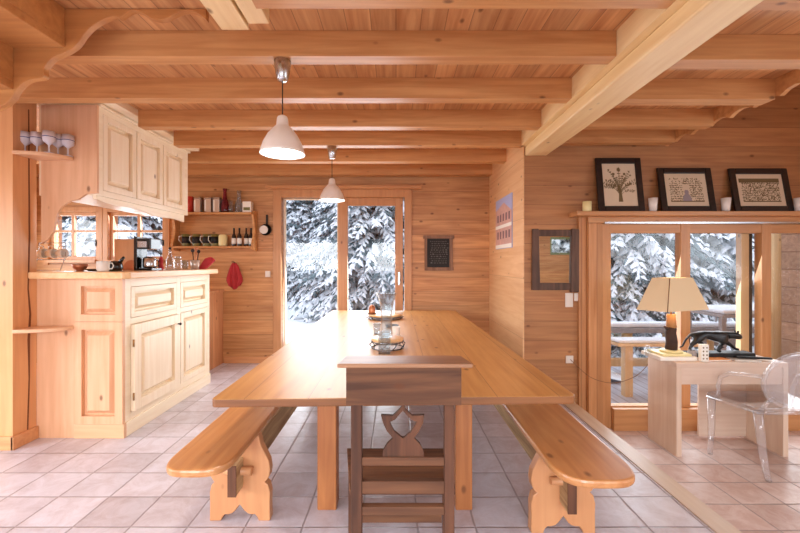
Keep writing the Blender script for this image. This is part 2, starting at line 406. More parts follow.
# beams ------------------------------------------------------------
ZB = 2.6
XSOF = -2.27
BY = [(1.74,1.89), (2.32,2.42), (2.91,3.01), (3.52,3.62), (4.08,4.18), (4.73,4.84), (5.42,5.56)]
names = ['nearest the camera', 'second from the camera, over the near end of the table', 'third from the camera, above the cabinet end', 'fourth from the camera', 'fifth from the camera, carrying the far pendant lamp', 'sixth from the camera', 'last one, tight against the back wall']
for i, (a, b) in enumerate(BY):
    x0 = XSOF if 3 <= i < 5 else -5.2
    if i == 2: x0 = XP-.05
    if i == 1: x0 = -3.4
    if i == 0: x0 = -.66
    o = MB().box(x0, 1.28 if i < 4 else XC-.014, a, b, ZB, ZC).build('ceiling_beam', M['beam'], bevel=.0025)
    tag(o, 'orange pine cross beam over the dining side, '+names[i], 'beam', 'cross beams over the dining side')
for i, (a, b) in enumerate([(1.76,1.9), (2.36,2.48), (2.93,3.05), (3.5,3.6), (3.98,4.08)]):
    o = MB().box(1.55, XFAS, a, b, ZB, ZC).build('ceiling_beam', M['beam'], bevel=.0025)
    tag(o, 'pine cross beam right of the big pale beam, '+['nearest the camera','second from the camera','third from the camera','fourth from the camera','last one, against the window wall'][i], 'beam', 'cross beams on the window side')
o = MB().box(1.33, 1.555, -2.4, YW, 2.505, ZB).build('main_beam', M['lbeam'], bevel=.012)
tag(o, 'big pale timber beam running toward the window wall', 'beam')
struct(MB().box(1.281, 1.549, -2.4, YW, ZB, ZC).build('trim_3', M['lbeam']))
o = MB().box(-.95, -.80, .3, 2.18, 2.668, ZC).build('ceiling_timber', M['lbeam'], bevel=.006)
tag(o, 'left of two short pale timbers fixed under the ceiling boards, upper left', 'beam', 'short pale ceiling timbers')
o = MB().box(-.785, -.672, .3, 2.13, 2.672, ZC).build('ceiling_timber', M['lbeam'], bevel=.006)
tag(o, 'right of two short pale timbers fixed under the ceiling boards, upper left', 'beam', 'short pale ceiling timbers')
# soffit over the hanging cabinets
struct(MB().box(XSOF-.03, XSOF, 3.2, 4.62, 2.69, ZC).box(XSOF-.55, XSOF-.03, 3.2, 4.62, 2.69, ZC).build('trim_4', M['cabY']))

# staircase at the upper left ---------------------------------------
st = thing('staircase', (-1.9, 2.12, 2.3), 'underside of a wooden staircase with a scalloped side board, upper left corner', 'staircase')
out = [(-14,112),(0,107),(10,100),(18,88),(28,80),(43,77),(44,68),(52,58),(64,53),(76,45),(84,34),(92,26),(104,19),(114,16),(120,17),(131,10.5),(141,12),(150,17),(158,19.5),(166,18.5),(178,12.5),(187,10.5),(197,12.5),(206,19.5)]
def sm(pts, k=4):
    r = []
    for i in range(len(pts)-1):
        p0 = pts[max(i-1,0)]; p1 = pts[i]; p2 = pts[i+1]; p3 = pts[min(i+2,len(pts)-1)]
        for j in range(k):
            t = j/k
            r.append(tuple(.5*((2*p1[c])+(-p0[c]+p2[c])*t+(2*p0[c]-5*p1[c]+4*p2[c]-p3[c])*t*t+(-p0[c]+3*p1[c]-3*p2[c]+p3[c])*t**3) for c in (0,1)))
    r.append(pts[-1]); return r
pp = [(PX(x,2.12), PZ(y,2.12)) for x, y in sm(out)]
xl = pp[0][0]
pp = [(a_, min(b_, ZC-.01)) for a_, b_ in pp]; pp = [(xl-.5, pp[0][1]-.03)]+pp+[(pp[-1][0], ZC-.002), (xl-.5, ZC-.002)]
MB().prism(pp, FACEY(2.155), 0, .035).build('side_board', M['stairw'], st, bevel=.003)
for k, (xr, z, xx) in enumerate([(PX(10,2.1), PZ(88,2.1), -2.6), (PX(62,2.1), PZ(46,2.1), PX(10,2.1)-.04)]):
    MB().box(xx, xr, 1.55, 2.119, z, z+.045).build('tread', M['stairw'], st, bevel=.003)
    MB().box(xr-.045, xr, 1.55, 2.119, z+.045, min(z+.27, ZC-.002)).build('riser', M['stairw'], st, bevel=.003)

# ------------------------------------------------------------------ windows & doors
def fr(mb, x0, x1, z0, z1, y0, y1, w, wb=None, wt=None):
    wb = wb or w; wt = wt or w
    mb.box(x0, x0+w, y0, y1, z0, z1); mb.box(x1-w, x1, y0, y1, z0, z1)
    mb.box(x0+w, x1-w, y0, y1, z0, z0+wb); mb.box(x0+w, x1-w, y0, y1, z1-wt, z1)
def glass(x0, x1, z0, z1, y, par, name='pane'):
    return MB().box(x0, x1, y, y+.006, z0, z1).build(name, M['glass'], par)
def kwin(n, x0, x1, lab, split):
    t = thing('window_%d' % n, ((x0+x1)/2, YF+.05, WZ0), lab, 'window', kind='structure')
    mb = MB(); fr(mb, x0, x1, WZ0, WZ1, YF+.02, YF+.1, .05); mb.build('window_frame', M['frame'], t, bevel=.004)
    zm = PZ(231, YF)
    a, b = x0+.05, x1-.05
    MB().box(split-.02, split+.02, YF+.03, YF+.08, WZ0+.05, WZ1-.05).build('mullion', M['frame'], t, bevel=.003)
    for (p, q) in ((a, split-.02), (split+.02, b)):
        MB().box(p, q, YF+.035, YF+.075, zm-.015, zm+.015).build('glazing_bar', M['frameX'], t, bevel=.003)
        glass(p, q, WZ0+.05, zm-.015, YF+.05, t); glass(p, q, zm+.015, WZ1-.05, YF+.05, t)
    mb = MB(); mb.box(x0-.07, x0, YF-.02, YF, WZ0-.07, WZ1+.07); mb.box(x1, x1+.07, YF-.02, YF, WZ0-.07, WZ1+.07)
    mb.box(x0, x1, YF-.02, YF, WZ1, WZ1+.07); mb.box(x0, x1, YF-.06, YF, WZ0-.04, WZ0)
    mb.build('casing', M['frame'], t, bevel=.003)
    MB().box(x1-.035, x1-.02, YF-.01, YF+.02, PZ(246,YF), PZ(240,YF)).build('handle', M['iron'], t)
kwin(1, w1[0], w1[1]-.02, 'left small kitchen window with glazing bars above the counter', PX(71, YF))
kwin(2, w2[0]+.02, w2[1], 'right small kitchen window with glazing bars behind the coffee maker', PX(137.3, YF))

d1 = thing('door_1', ((DX0+DX1)/2, YF, 0), 'glazed double patio door in the back wall looking onto snow', 'door', kind='structure')
mb = MB(); mb.box(DX0-.11, DX0, YF-.03, YF, 0, DZ+.11); mb.box(DX1, DX1+.10, YF-.03, YF, 0, DZ+.11); mb.box(DX0, DX1, YF-.03, YF, DZ, DZ+.11)
mb.build('casing', M['frame'], d1, bevel=.004)
MB().box(DX0-.2, DX1+.24, YF-.08, YF, DZ+.11, DZ+.16).build('head_board', M['frameX'], d1, bevel=.006)
xm0, xm1 = PX(338, YF), PX(347.5, YF)
mb = MB(); fr(mb, DX0+.02, xm0, .03, DZ-.005, YF+.06, YF+.11, .02, .02, .02); mb.build('left_leaf', M['cabZ'], d1, bevel=.003)
g0 = glass(DX0+.04, xm0-.02, .05, DZ-.025, YF+.08, d1)
x2, x3 = PX(395, YF), PX(403, YF)
mb = MB(); mb.box(xm0, xm1, YF+.01, YF+.1, .03, DZ); mb.box(x2, x3, YF+.01, YF+.07, .03, DZ); mb.box(xm1, x2, YF+.01, YF+.07, .03, .22); mb.box(xm1, x2, YF+.01, YF+.07, PZ(205.5,YF), DZ)
mb.build('right_leaf', M['frame'], d1, bevel=.006)
glass(xm1, x2, .22, PZ(205.5,YF), YF+.04, d1)
mb = MB().box(PX(398,YF), PX(400,YF), YF-.03, YF-.015, PZ(285,YF), PZ(272,YF)).box(PX(398.4,YF), PX(399.6,YF), YF-.015, YF+.01, PZ(280,YF), PZ(277,YF))
mb.build('handle', M['chrome'], d1, bevel=.002)
MB().box(DX0, DX1, YF, YF+.2, 0, .03).build('threshold', M['frameX'], d1)

YG = 4.06
d2 = thing('window_3', (3.2, YG, ZL), 'floor length window unit on the right with view to the snowy terrace', 'window', kind='structure')
zt, zb = PZ(233, YG), PZ(406, YG)
X = lambda x: PX(x, YG)
stl = [(602, 611), (681, 690.5), (762, 771.5), (842, 852), (905, 915)]
gaps = ((611,681),(690.5,762),(771.5,842),(852,905))
mb = MB()
for a, b in stl: mb.box(X(a), X(b), YG, YG+.09, ZL, PZ(223.5,YG))
mb.build('upright', M['frame'], d2, bevel=.004)
mb = MB()
for a, b in gaps: mb.box(X(a), X(b), YG+.005, YG+.085, zt, PZ(224,YG))
mb.build('head_rail', M['frameX'], d2, bevel=.004)
mb = MB()
for a, b in gaps: mb.box(X(a), X(b), YG+.005, YG+.085, ZL, zb)
mb.build('bottom_rail', M['frameX'], d2, bevel=.003)
MB().box(X(588), 5.2, YG-.012, YG+.07, PZ(223,YG), PZ(216,YG)-.004).build('header', M['frameX'], d2, bevel=.003)
MB().box(X(604), 5.15, YG-.02, YG-.012, PZ(224,YG)+.003, PZ(224,YG)+.02).build('roller_rail', M['chrome'], d2)
cas = wood('casing_pine', (204,148,98),(176,116,70),'Z',.13,'X',knots=1.0)
MB().box(X(588), X(602)-.002, YG-.02, YW, ZL, PZ(223,YG)-.002).build('side_casing', cas, d2, bevel=.004)
MB().box(X(580.5), X(588)-.002, YG+.03, YW, ZL, PZ(216,YG)).build('side_trim', cas, d2, bevel=.004)
for a, b in gaps: glass(X(a), X(b), zb, zt, YG+.045, d2)
MB().box(X(749), X(757.5), YG+.095, YG+.16, ZL, PZ(224,YG)).build('outer_post', M['lpost'], d2, bevel=.004)
MB().box(X(757.6), X(761), YG+.10, YG+.13, ZL, zt).build('dark_strip', M['iron'], d2)  # narrow dark strip between the outer post and the frame
YSH = 3.94
ZS = PZ(211, YSH)
MB().box(PX(577,YSH), 5.2, YSH, YW, ZS-.045, ZS).build('picture_shelf', M['frameX'], d2, bevel=.006)
MB().box(X(611), 5.1, YG-.06, YG-.002, ZL, zb-.012).build('sill_board', M['frameX'], d2, bevel=.003)

# windows behind and beside the camera, several unseen and added to light the room
def simple_window(n, m, u0, u1, v0, v1, mat, lab):
    t = thing('window_%d' % n, m((u0+u1)/2, v0, 0), lab, 'window', kind='structure')
    mb = MB()
    for a in ((u0, u0+.06, v0, v1), (u1-.06, u1, v0, v1), (u0+.06, u1-.06, v0, v0+.06), (u0+.06, u1-.06, v1-.06, v1)): mb.boxm(m, *a, -.12, -.05)
    mid = (u0+u1)/2
    if u1-u0 > 1: mb.boxm(m, mid-.03, mid+.03, v0+.06, v1-.06, -.12, -.05)
    mb.build('window_frame', mat, t, bevel=.004)
    MB().boxm(m, u0+.06, u1-.06, v0+.06, v1-.06, -.09, -.085).build('pane', M['glass'], t)
BACK = lambda u, v, w: (u, -2.5+w, v)
RIGHTW = lambda u, v, w: (5.2-w, u, v)
LEFTW = lambda u, v, w: (-5.2+w, u, v)
simple_window(4, BACK, *BW[0], M['frame'], 'wide unseen window added for light behind the camera on the kitchen side')
simple_window(5, BACK, *BW[1], M['frame'], 'wide unseen window added for light behind the camera at the middle')
simple_window(6, BACK, *BW[2], M['sage'], 'small sage framed window seen in the mirror')
simple_window(7, BACK, *BW[3], M['frame'], 'tall unseen window added for light behind the camera on the right')
simple_window(8, LEFTW, *LWIN, M['frame'], 'window in the left wall beside the camera')
simple_window(10, LEFTW, *LWIN2, M['frame'], 'unseen kitchen side window added for light behind the pier')  # unseen opening, added to brighten the kitchen behind the counter
simple_window(9, RIGHTW, *RW, M['frame'], 'unseen window added for light in the right wall beside the camera')  # unseen opening, added as one more way in for light

# ------------------------------------------------------------------ kitchen
def raised(mb, m, u0, u1, v0, v1, w, f=.05, dp=.022):
    """frame-and-raised-field panel: frame width f, front at w"""
    mb.boxm(m, u0, u0+f, v0, v1, 0, w); mb.boxm(m, u1-f, u1, v0, v1, 0, w)
    mb.boxm(m, u0+f, u1-f, v0, v0+f, 0, w); mb.boxm(m, u0+f, u1-f, v1-f, v1, 0, w)
    a = .016
    mb.boxm(m, u0+f, u1-f, v0+f, v1-f, 0, max(w-dp-.006, .001))
    mb.boxm(m, u0+f+a, u1-f-a, v0+f+a, v1-f-a, max(w-dp-.007, .0005), w-.004, ins=.03)
XK = -2.18; ZTOP = 1.33; YK0, YK1 = 3.2, 4.68
cab = thing('base_cabinet', (XK, 3.9, 0), 'pale pine kitchen base cabinet with panelled doors and drawers on the left', 'cabinet')
XE = PX(75, YK0)      # end frame starts here
MB().box(XP, XK-.0455, YK0+.02, YK1, .02, ZTOP-.058).build('body', M['cabZ'], cab)
MB().box(XP+.0, XE, YK0+.002, YK0+.02, 0, ZTOP-.058).build('end_board', M['cabE'], cab)
mb = MB(); E = FACEY(YK0+.02)
zc = PZ(321.5, YK0)
raised(mb, E, XE, XK, zc-.0, ZTOP-.058, .034, .058, .026); raised(mb, E, XE, XK, .115, zc-.002, .034, .062, .026)
mb.build('end_panel', M['cabE'], cab, bevel=.002)
MB().box(XE, XK+.012, YK0-.012, YK0+.02, 0, .113).build('end_plinth', M['cabX'], cab, bevel=.003)
MB().box(XK-.02, XK+.011, YK0+.0205, YK1, 0, .113).build('plinth', M['cabY'], cab, bevel=.003)
S = FACEX(XK-.045)
mb = MB()
zd0, zd1 = .945, 1.205
for a, b in ((YK0+.02, 3.29), (3.98, 4.05), (4.62, YK1)): mb.boxm(S, a, b, .113, ZTOP-.058, 0, .043)
for a, b in ((3.29, 3.98), (4.05, 4.62)):
    for c, d in ((.113, .175), (.895, .945), (1.205, ZTOP-.058)): mb.boxm(S, a, b, c, d, 0, .043)
mb.build('face_frame', M['cabY'], cab, bevel=.002)
for k, (a, b) in enumerate(((3.295, 3.975), (4.055, 4.615))):
    mb = MB(); raised(mb, S, a, b, .178, .892,   .075 if k == 0 else .045, .085 if k == 0 else .055, .034); dr = mb.build('door', M['cabZ'], cab, bevel=.002)
    if k == 0:
        MB().lathe((XK+.026, b-.03, .80), [(.006,0),(.006,.018),(.014,.026),(.012,.036),(1e-6,.04)], 12, axis='X').build('knob', M['iron'], dr)
        for z in (.30, .74): MB().tube([(XK+.022, a-.004, z-.03), (XK+.022, a-.004, z+.03)], .007).build('hinge', M['brass'], dr)
    mb = MB(); raised(mb, S, a, b, .948, 1.202, .045, .045, .032); mb.build('drawer', M['cabY'], cab, bevel=.002)
mb = MB(); mb.prism([(XP, 3.12), (-2.14, 3.12), (-2.10, 3.16), (-2.10, 4.72), (-2.13, 4.76), (XP, 4.76)], UP(ZTOP-.055), 0, .055)
tag(mb.build('countertop', M['top'], bevel=.01), 'thick pale wooden worktop on the kitchen base cabinet', 'countertop')

# hanging cabinet
XH = PX(97, 3.2); ZH0, ZH1 = 1.945, 2.665; YH1 = 4.6
hc = thing('wall_cabinet', (XH-.2, 3.9, ZH0), 'long pale pine hanging cabinet with three panelled doors above the counter', 'cabinet')
MB().box(XP, XH-.0455, 3.222, YH1, ZH0, ZH1).build('body', M['cabZ'], hc)
# end board with its curved lower corner
eb = [(41,105),(97,105),(97,193),(86,194),(78,199),(70,201),(62,206),(57,213),(55,222),(53,232),(47,240),(41,243)]
poly = [(PX(x,3.2), PZ(y,3.2)) for x, y in eb]
MB().prism(poly, FACEY(3.222), 0, .022).build('end_board', M['cabE'], hc, bevel=.002)
S2 = FACEX(XH-.045)
for a, b, nm in ((3.27, 3.685, 0), (3.7, 4.105, 0), (4.12, 4.53, 0)):
    mb = MB(); raised(mb, S2, a, b, ZH0+.05, ZH1-.05, .045, .05, .034); mb.build('door', M['cabZ'], hc, bevel=.002)
mb = MB()
for a, b in ((3.222, 3.268), (4.532, YH1)): mb.boxm(S2, a, b, ZH0, ZH1, 0, .043)
mb.boxm(S2, 3.268, 4.532, ZH0, ZH0+.048, 0, .043); mb.boxm(S2, 3.268, 4.532, ZH1-.048, ZH1, 0, .043)
for yy in (3.6925, 4.1125): mb.boxm(S2, yy-.006, yy+.006, ZH0+.048, ZH1-.048, 0, .03)
mb.build('face_frame', M['cabY'], hc, bevel=.002)
val = [(3.222, ZH0)]+[(3.222+ (4.56-3.222)*i/14, ZH0-.03-.05*(i/14)**.8-.01*math.sin(i*.9)) for i in range(15)]+[(4.56, ZH0)]
MB().prism(val, FACEX(XH-.05), 0, .028).build('valance', M['cabY'], hc, bevel=.002)
MB().box(XH-.5+.0, XH+.02, 3.222, 4.62, ZH1, ZH1+.02).build('cornice', M['cabY'], hc, bevel=.003)

# corner shelves
def cshelf(z, lab, rx, ry):
    pts = [(XP, 3.2)]+[(XP+rx*math.sin(a), 3.2-ry*math.cos(a)) for a in [PI/2*i/12 for i in range(13)]]
    o = MB().prism(pts, UP(z), -.028, 0).build('corner_shelf', M['cabX'], bevel=.006)
    return tag(o, lab, 'shelf')
cshelf(2.245, 'small quarter round shelf holding goblets, left of the hanging cabinet', .30, .21)
cshelf(.90, 'empty quarter round shelf below the counter, beside the pier', .31, .21)

# goblets
gb = local('goblet', '', 'glass', 'goblets on the quarter round shelf')
MB().lathe((0,0,0), [(.030,0),(.030,.003),(.006,.008),(.005,.055),(.012,.062),(.034,.08),(.037,.11),(.034,.15),(.031,.15),(.033,.11),(.028,.083),(1e-5,.07)], 20).build('bowl', M['frost'], gb)
MB().lathe((0,0,0), [(.0375,.108),(.0375,.113)], 20).build('blue_band', M['blue'], gb)
gl = [(25, 3.10, 'frosted goblet with blue band, leftmost on the corner shelf'), (37, 3.11, 'frosted goblet with blue band, second from the left on the corner shelf'), (49, 3.08, 'frosted goblet with blue band, middle of the corner shelf'), (58, 3.16, 'paler goblet behind the middle ones on the corner shelf'), (68, 3.17, 'goblet at the right tip of the corner shelf')]
for i, (x, d, lab) in enumerate(gl):
    o = gb if i == 0 else copy_tree(gb); o.scale = (1.12,)*3; o.location = (PX(x, d), d, 2.245); tag(o, lab, 'glass', 'goblets on the quarter round shelf')

def lathe_thing(name, x, d, z, prof, mat, lab, cat, group=None, n=20, extra=None):
    t = thing(name, (PX(x, d), d, z), lab, cat, group)
    MB().lathe((PX(x, d), d, z), prof, n).build('body', mat, t)
    if extra: extra(t, PX(x, d), d, z)
    return t
ZT = ZTOP+.001
# cup rack with hanging cups
t = thing('cup_rack', (PX(50,3.62), 3.62, ZT), 'wire cup rack on the worktop next to the pier', 'rack')
mb = MB(); x0, x1 = PX(39,3.62), PX(66,3.62)
for x in (x0, x1): mb.tube([(x,3.56,ZT+.005),(x+.01,3.60,ZT+.12),(x,3.62,ZT+.25)], .004, 6)
mb.tube([(x0,3.62,ZT+.25),(x1,3.62,ZT+.25)], .004, 6); mb.tube([(x0,3.56,ZT+.005),(x1,3.56,ZT+.005)], .004, 6); mb.tube([(x0+.005,3.59,ZT+.10),(x1+.005,3.59,ZT+.10)], .004, 6)
mb.build('wire_frame', M['chrome'], t)
cup = local('hanging_cup', '', 'cup', 'white cups hanging from the wire rack')
mb = MB().lathe((0,0,0), [(.018,-.04),(.022,-.04),(.04,.0),(.044,.035),(.041,.035),(.036,0),(.018,-.034),(1e-5,-.034)], 20, axis='X')
mb.build('bowl', M['offw'], cup)
mb = MB().tube([(.025,0,.04),(.02,0,.06),(.0,0,.07),(-.02,0,.06),(-.025,0,.035)], .005, 6); mb.build('handle', M['offw'], cup)
for i, (x, lab) in enumerate(((41, 'white cup hanging leftmost on the wire rack'), (51, 'white cup hanging in the middle of the wire rack'), (61, 'white cup hanging rightmost on the wire rack'))):
    o = cup if i == 0 else copy_tree(cup); o.location = (PX(x, 3.57), 3.57, ZT+.155); tag(o, lab, 'cup', 'white cups hanging from the wire rack')
lathe_thing('bowl', 80, 3.4, ZT, [(.03,0),(.03,.006),(.05,.03),(.058,.06),(.054,.06),(.046,.03),(.02,.012),(1e-5,.012)], M['copper'], 'small brown bowl on the worktop beside the cup rack', 'bowl')
def handle_at(dx, r, z0, z1, mat, name='handle', th=.005):
    def f(t, x, y, z):
        MB().tube([(x+dx*.9,y,z+z1),(x+dx*1.5,y,z+z1-.002),(x+dx*1.75,y,z+(z0+z1)/2),(x+dx*1.5,y,z+z0),(x+dx*.9,y,z+z0)], th, 6).build(name, mat, t)
    return f
lathe_thing('mug', 103, 3.35, ZT, [(.036,0),(.045,.01),(.048,.085),(.044,.085),(.041,.012),(1e-5,.012)], M['paper'], 'cream mug with handle on the right, on the worktop', 'mug', extra=handle_at(.05, .02, .02, .07, M['paper']))
lathe_thing('saucer_dish', 94, 3.42, ZT, [(.04,0),(.065,.015),(.062,.018),(.036,.005),(1e-5,.005)], M['black'], 'low black dish left of the cream mug', 'dish')
t = thing('black_kettle', (PX(116,3.5), 3.5, ZT), 'squat black jug behind the cream mug', 'jug')
MB().lathe((PX(115,3.5),3.5,ZT), [(.05,0),(.062,.02),(.055,.07),(.035,.085),(1e-5,.09)], 18).build('body', M['black'], t)
MB().tube([(PX(119,3.5),3.5,ZT+.06),(PX(122,3.5),3.5,ZT+.10),(PX(124,3.5),3.5,ZT+.12)], [.02,.014,.012], 8).build('spout', M['black'], t)
t = thing('cutting_board', (PX(124,4.05), 4.05, ZT), 'tall rectangular wooden board standing behind the jug', 'cutting board')
MB().box(PX(110.5,4.0), PX(138,4.0), 4.05, 4.075, ZT, PZ(239,4.05)).build('board', M['board'], t, bevel=.006)
t = thing('round_board', (PX(131,3.95), 3.95, ZT), 'brown half round board leaning in front of the tall board', 'cutting board')
pts = [(PX(131,3.95)+.085*math.cos(a), ZT+.10*math.sin(a)) for a in [PI*i/16 for i in range(17)]]
MB().prism(pts, FACEY(3.97), 0, .018).build('board', M['copper'], t, bevel=.003)
# coffee maker
dC = 3.8; xc = PX(148, dC)
t = thing('coffee_maker', (xc, dC, ZT), 'black and steel coffee maker on the worktop by the small window', 'coffee maker')
MB().box(xc-.085, xc-.055, dC-.08, dC+.08, ZT, ZT+.315).build('column', M['black'], t, bevel=.005)
MB().box(xc-.055, xc+.075, dC-.08, dC+.08, ZT+.20, ZT+.30).build('brew_head', M['black'], t, bevel=.008)
MB().box(xc-.055, xc+.085, dC-.08, dC+.08, ZT, ZT+.02).build('base_plate', M['black'], t, bevel=.004)
MB().box(xc-.045, xc+.04, dC-.085, dC-.08, ZT+.215, ZT+.27).build('steel_front', M['chrome'], t)
MB().lathe((xc+.015, dC, ZT+.021), [(.052,0),(.056,.02),(.056,.09),(.04,.105),(1e-5,.108)], 20).build('jug', M['chrome'], t)
MB().tube([(xc+.068,dC,ZT+.10),(xc+.10,dC,ZT+.095),(xc+.10,dC,ZT+.04),(xc+.07,dC,ZT+.035)], .006, 6).build('jug_handle', M['black'], t)
def cap(r, h0, h1, mat, nm='cap'):
    def f(t, x, y, z): MB().lathe((x,y,z+h0), [(r,0),(r,h1-h0),(1e-5,h1-h0)], 14).build(nm, mat, t)
    return f
lathe_thing('pepper_mill', 161, 3.9, ZT, [(.022,0),(.026,.02),(.016,.06),(.02,.10),(.01,.13),(1e-5,.135)], M['red'], 'small red mill beside the coffee maker', 'mill', extra=cap(.008,.13,.15,M['chrome']))
lathe_thing('oil_bottle', 170, 4.0, ZT, [(.035,0),(.04,.02),(.036,.10),(.012,.15),(.011,.20),(.014,.205),(1e-5,.206)], M['clear'], 'clear glass oil bottle with narrow neck on the worktop', 'bottle', extra=cap(.012,.206,.225,M['iron'],'stopper'))
lathe_thing('salt_jar', 178, 4.15, ZT, [(.03,0),(.034,.01),(.034,.10),(.028,.115),(1e-5,.116)], M['clear'], 'short clear jar with steel lid right of the oil bottle', 'jar', extra=cap(.03,.116,.14,M['chrome'],'lid'))
lathe_thing('tumbler', 185, 4.3, ZT, [(.028,0),(.036,.10),(.033,.10),(.026,.006),(1e-5,.006)], M['clear'], 'clear tumbler on the worktop left of the utensil pot', 'glass')
t = lathe_thing('utensil_pot', 195, 4.4, ZT, [(.04,0),(.05,.10),(.046,.10),(.036,.006),(1e-5,.006)], M['silver'], 'pale pot filled with kitchen utensils near the far end of the worktop', 'pot')
for k, (dx, h) in enumerate(((-.02,.19),(.01,.21),(.03,.18))):
    q = MB().tube([(PX(195,4.4)+dx*.4,4.4,ZT+.01),(PX(195,4.4)+dx*1.3,4.4,ZT+h)], .005, 6)
    q.ball((PX(195,4.4)+dx*1.35,4.4,ZT+h+.015), .02, 1, .4, 1); q.build('utensil', M['blackm'] if k != 1 else M['copper'], t)
t = thing('pot_holder', (PX(206,4.5), 4.5, ZT), 'folded red cloth pot holder at the far end of the worktop', 'cloth')
mb = MB().prism([(PX(198,4.5),ZT),(PX(206,4.5),ZT+.0),(PX(215,4.5),ZT+.10),(PX(211,4.5),ZT+.14),(PX(205,4.5),ZT+.12)], FACEY(4.53), 0, .05); mb.build('cloth', M['red'], t, bevel=.012)

# towel on the back wall
t = thing('hand_towel', (PX(235,YF), YF-.03, PZ(263,YF)), 'red kitchen towel hanging on the back wall beneath the shelves', 'towel')
mb = MB(); n = 12; rows = []
for j in range(9):
    v = j/8; z = PZ(263,YF)-v*.34; wdt = .025+.085*min(1, v*1.6)**.7; row = []
    for i in range(n+1):
        u = i/n-.5; row.append((PX(235,YF)+u*wdt*2.0*(.8 if v > .8 else 1), YF-.022-.012*math.cos(u*18)*(.3+v), z-(.03*math.cos(u*6) if j == 8 else 0)))
    rows.append(row)
for dy in (0,):
    vs = [p for r_ in rows for p in r_]; fs = [(j*(n+1)+i, j*(n+1)+i+1, (j+1)*(n+1)+i+1, (j+1)*(n+1)+i) for j in range(8) for i in range(n)]
    mb.vf(vs, fs, True)
o = mb.build('cloth', M['red'], t); so = o.modifiers.new('s', 'SOLIDIFY'); so.thickness = .006
MB().tube([(PX(235,YF),YF,PZ(262.5,YF)),(PX(235,YF),YF-.035,PZ(262.5,YF))], .006, 6).build('hook', M['iron'], t)

# wall shelf with its contents
sx0, sx1 = PX(176,5.5), PX(253,5.5); ys = YF-.17
z1, z2 = PZ(212,ys), PZ(246,ys)
sh = thing('wall_shelf', ((sx0+sx1)/2, YF, z2), 'two tier wooden wall shelf on the back wall left of the patio door', 'shelf')
MB().box(sx0, sx1, ys, YF, z1-.03, z1).build('upper_board', M['beam'], sh, bevel=.004)
MB().box(sx0, sx1, ys, YF, z2-.03, z2).build('lower_board', M['beam'], sh, bevel=.004)
for sgn, xx in ((1, sx1), (-1, sx0-.03)):
    zz0, zz1 = z2-.05, z1+.04
    pr = [(YF, zz0-.02), (ys+.02, zz0), (ys-.01, zz0+.05), (ys-.01, z2+.03), (ys+.03, z2+.10), (ys+.06, (z1+z2)/2), (ys+.03, z1-.10), (ys+.0, z1-.03), (ys+.05, z1+.02), (YF, zz1)]
    MB().prism(pr, FACEX(xx), 0, .03).build('side_bracket', M['beam'], sh, bevel=.003)
ym = YF-.09
def SX(x): return PX(x, ym)
t = thing('red_tin', (SX(190), ym, z1), 'red tin box, leftmost on the upper wall shelf', 'tin')
MB().lathe((SX(190),ym,z1), [(.05,0),(.05,.19),(.045,.2),(1e-5,.2)], 18).build('body', M['redbox'], t); MB().lathe((SX(190),ym,z1+.2), [(.046,0),(.046,.02),(1e-5,.022)], 18).build('lid', M['redbox'], t)
can = local('canister', '', 'canister', 'pale storage canisters on the upper shelf')
MB().box(-.042,.042,-.04,.04,0,.19).build('body', M['silver'], can, bevel=.006); MB().box(-.043,-.02,-.0415,-.041,.02,.17).build('label', M['paper'], can)
MB().box(-.044,.044,-.042,.042,.191,.21).build('lid', M['chrome'], can, bevel=.004)
for i, (x, lab) in enumerate(((198.5,'pale canister next to the red tin on the upper shelf'),(209,'pale canister, second one right of the red tin'),(217.5,'pale canister just left of the pink carafe'))):
    o = can if i == 0 else copy_tree(can); o.location = (SX(x), ym, z1); tag(o, lab, 'canister', 'pale storage canisters on the upper shelf')
car = [(.05,0),(.055,.02),(.05,.12),(.028,.20),(.022,.28),(.03,.33),(.027,.33),(.018,.28),(.024,.20),(.045,.12),(.05,.02),(1e-5,.012)]
lathe_thing('carafe', 225, ym, z1, car, M['pinkglass'], 'tall pink glass carafe on the upper wall shelf', 'carafe')
lathe_thing('carafe', 239, ym, z1, [(r, z*.92) for r, z in car], M['clear'], 'tall clear glass carafe on the upper wall shelf', 'carafe')
lathe_thing('small_jug', 231, ym-.03, z1, [(.03,0),(.032,.06),(.02,.14),(.024,.16),(1e-5,.155)], M['clear'], 'short clear bottle between the two tall carafes', 'bottle')
t = thing('tea_box', (SX(248), ym, z1), 'cream paper box at the right end of the upper wall shelf', 'box')
MB().box(SX(243.5), SX(252), ym-.04, ym+.05, z1, z1+.15).build('carton', M['paper'], t, bevel=.003); MB().box(SX(244.5), SX(251), ym-.0415, ym-.0405, z1+.03, z1+.07).build('label', M['green'], t)
mg = local('mug', '', 'mug', 'olive mugs on the lower wall shelf')
MB().lathe((0,0,0), [(.05,0),(.054,.01),(.054,.165),(.049,.165),(.048,.012),(1e-5,.012)], 20).build('body', M['green'], mg)
MB().lathe((0,0,0), [(.0545,.04),(.0545,.13)], 20).build('dark_band', M['blackm'], mg)
MB().tube([(-.03,-.045,.14),(-.055,-.075,.13),(-.055,-.08,.08),(-.03,-.045,.03)], .006, 6).build('handle', M['paper'], mg)
for i, (x, lab) in enumerate(((186,'olive and black mug, leftmost on the lower wall shelf'),(196.5,'olive and black mug, second from the left on the lower wall shelf'),(207,'olive and black mug, third from the left on the lower wall shelf'),(215,'olive and black mug just left of the cream jar'))):
    o = mg if i == 0 else copy_tree(mg); o.location = (SX(x), ym, z2); tag(o, lab, 'mug', 'olive mugs on the lower wall shelf')
lathe_thing('jar', 223, ym, z2, [(.05,0),(.058,.02),(.058,.14),(.045,.16),(1e-5,.162)], M['wax'], 'cream storage jar in the middle of the lower wall shelf', 'jar')
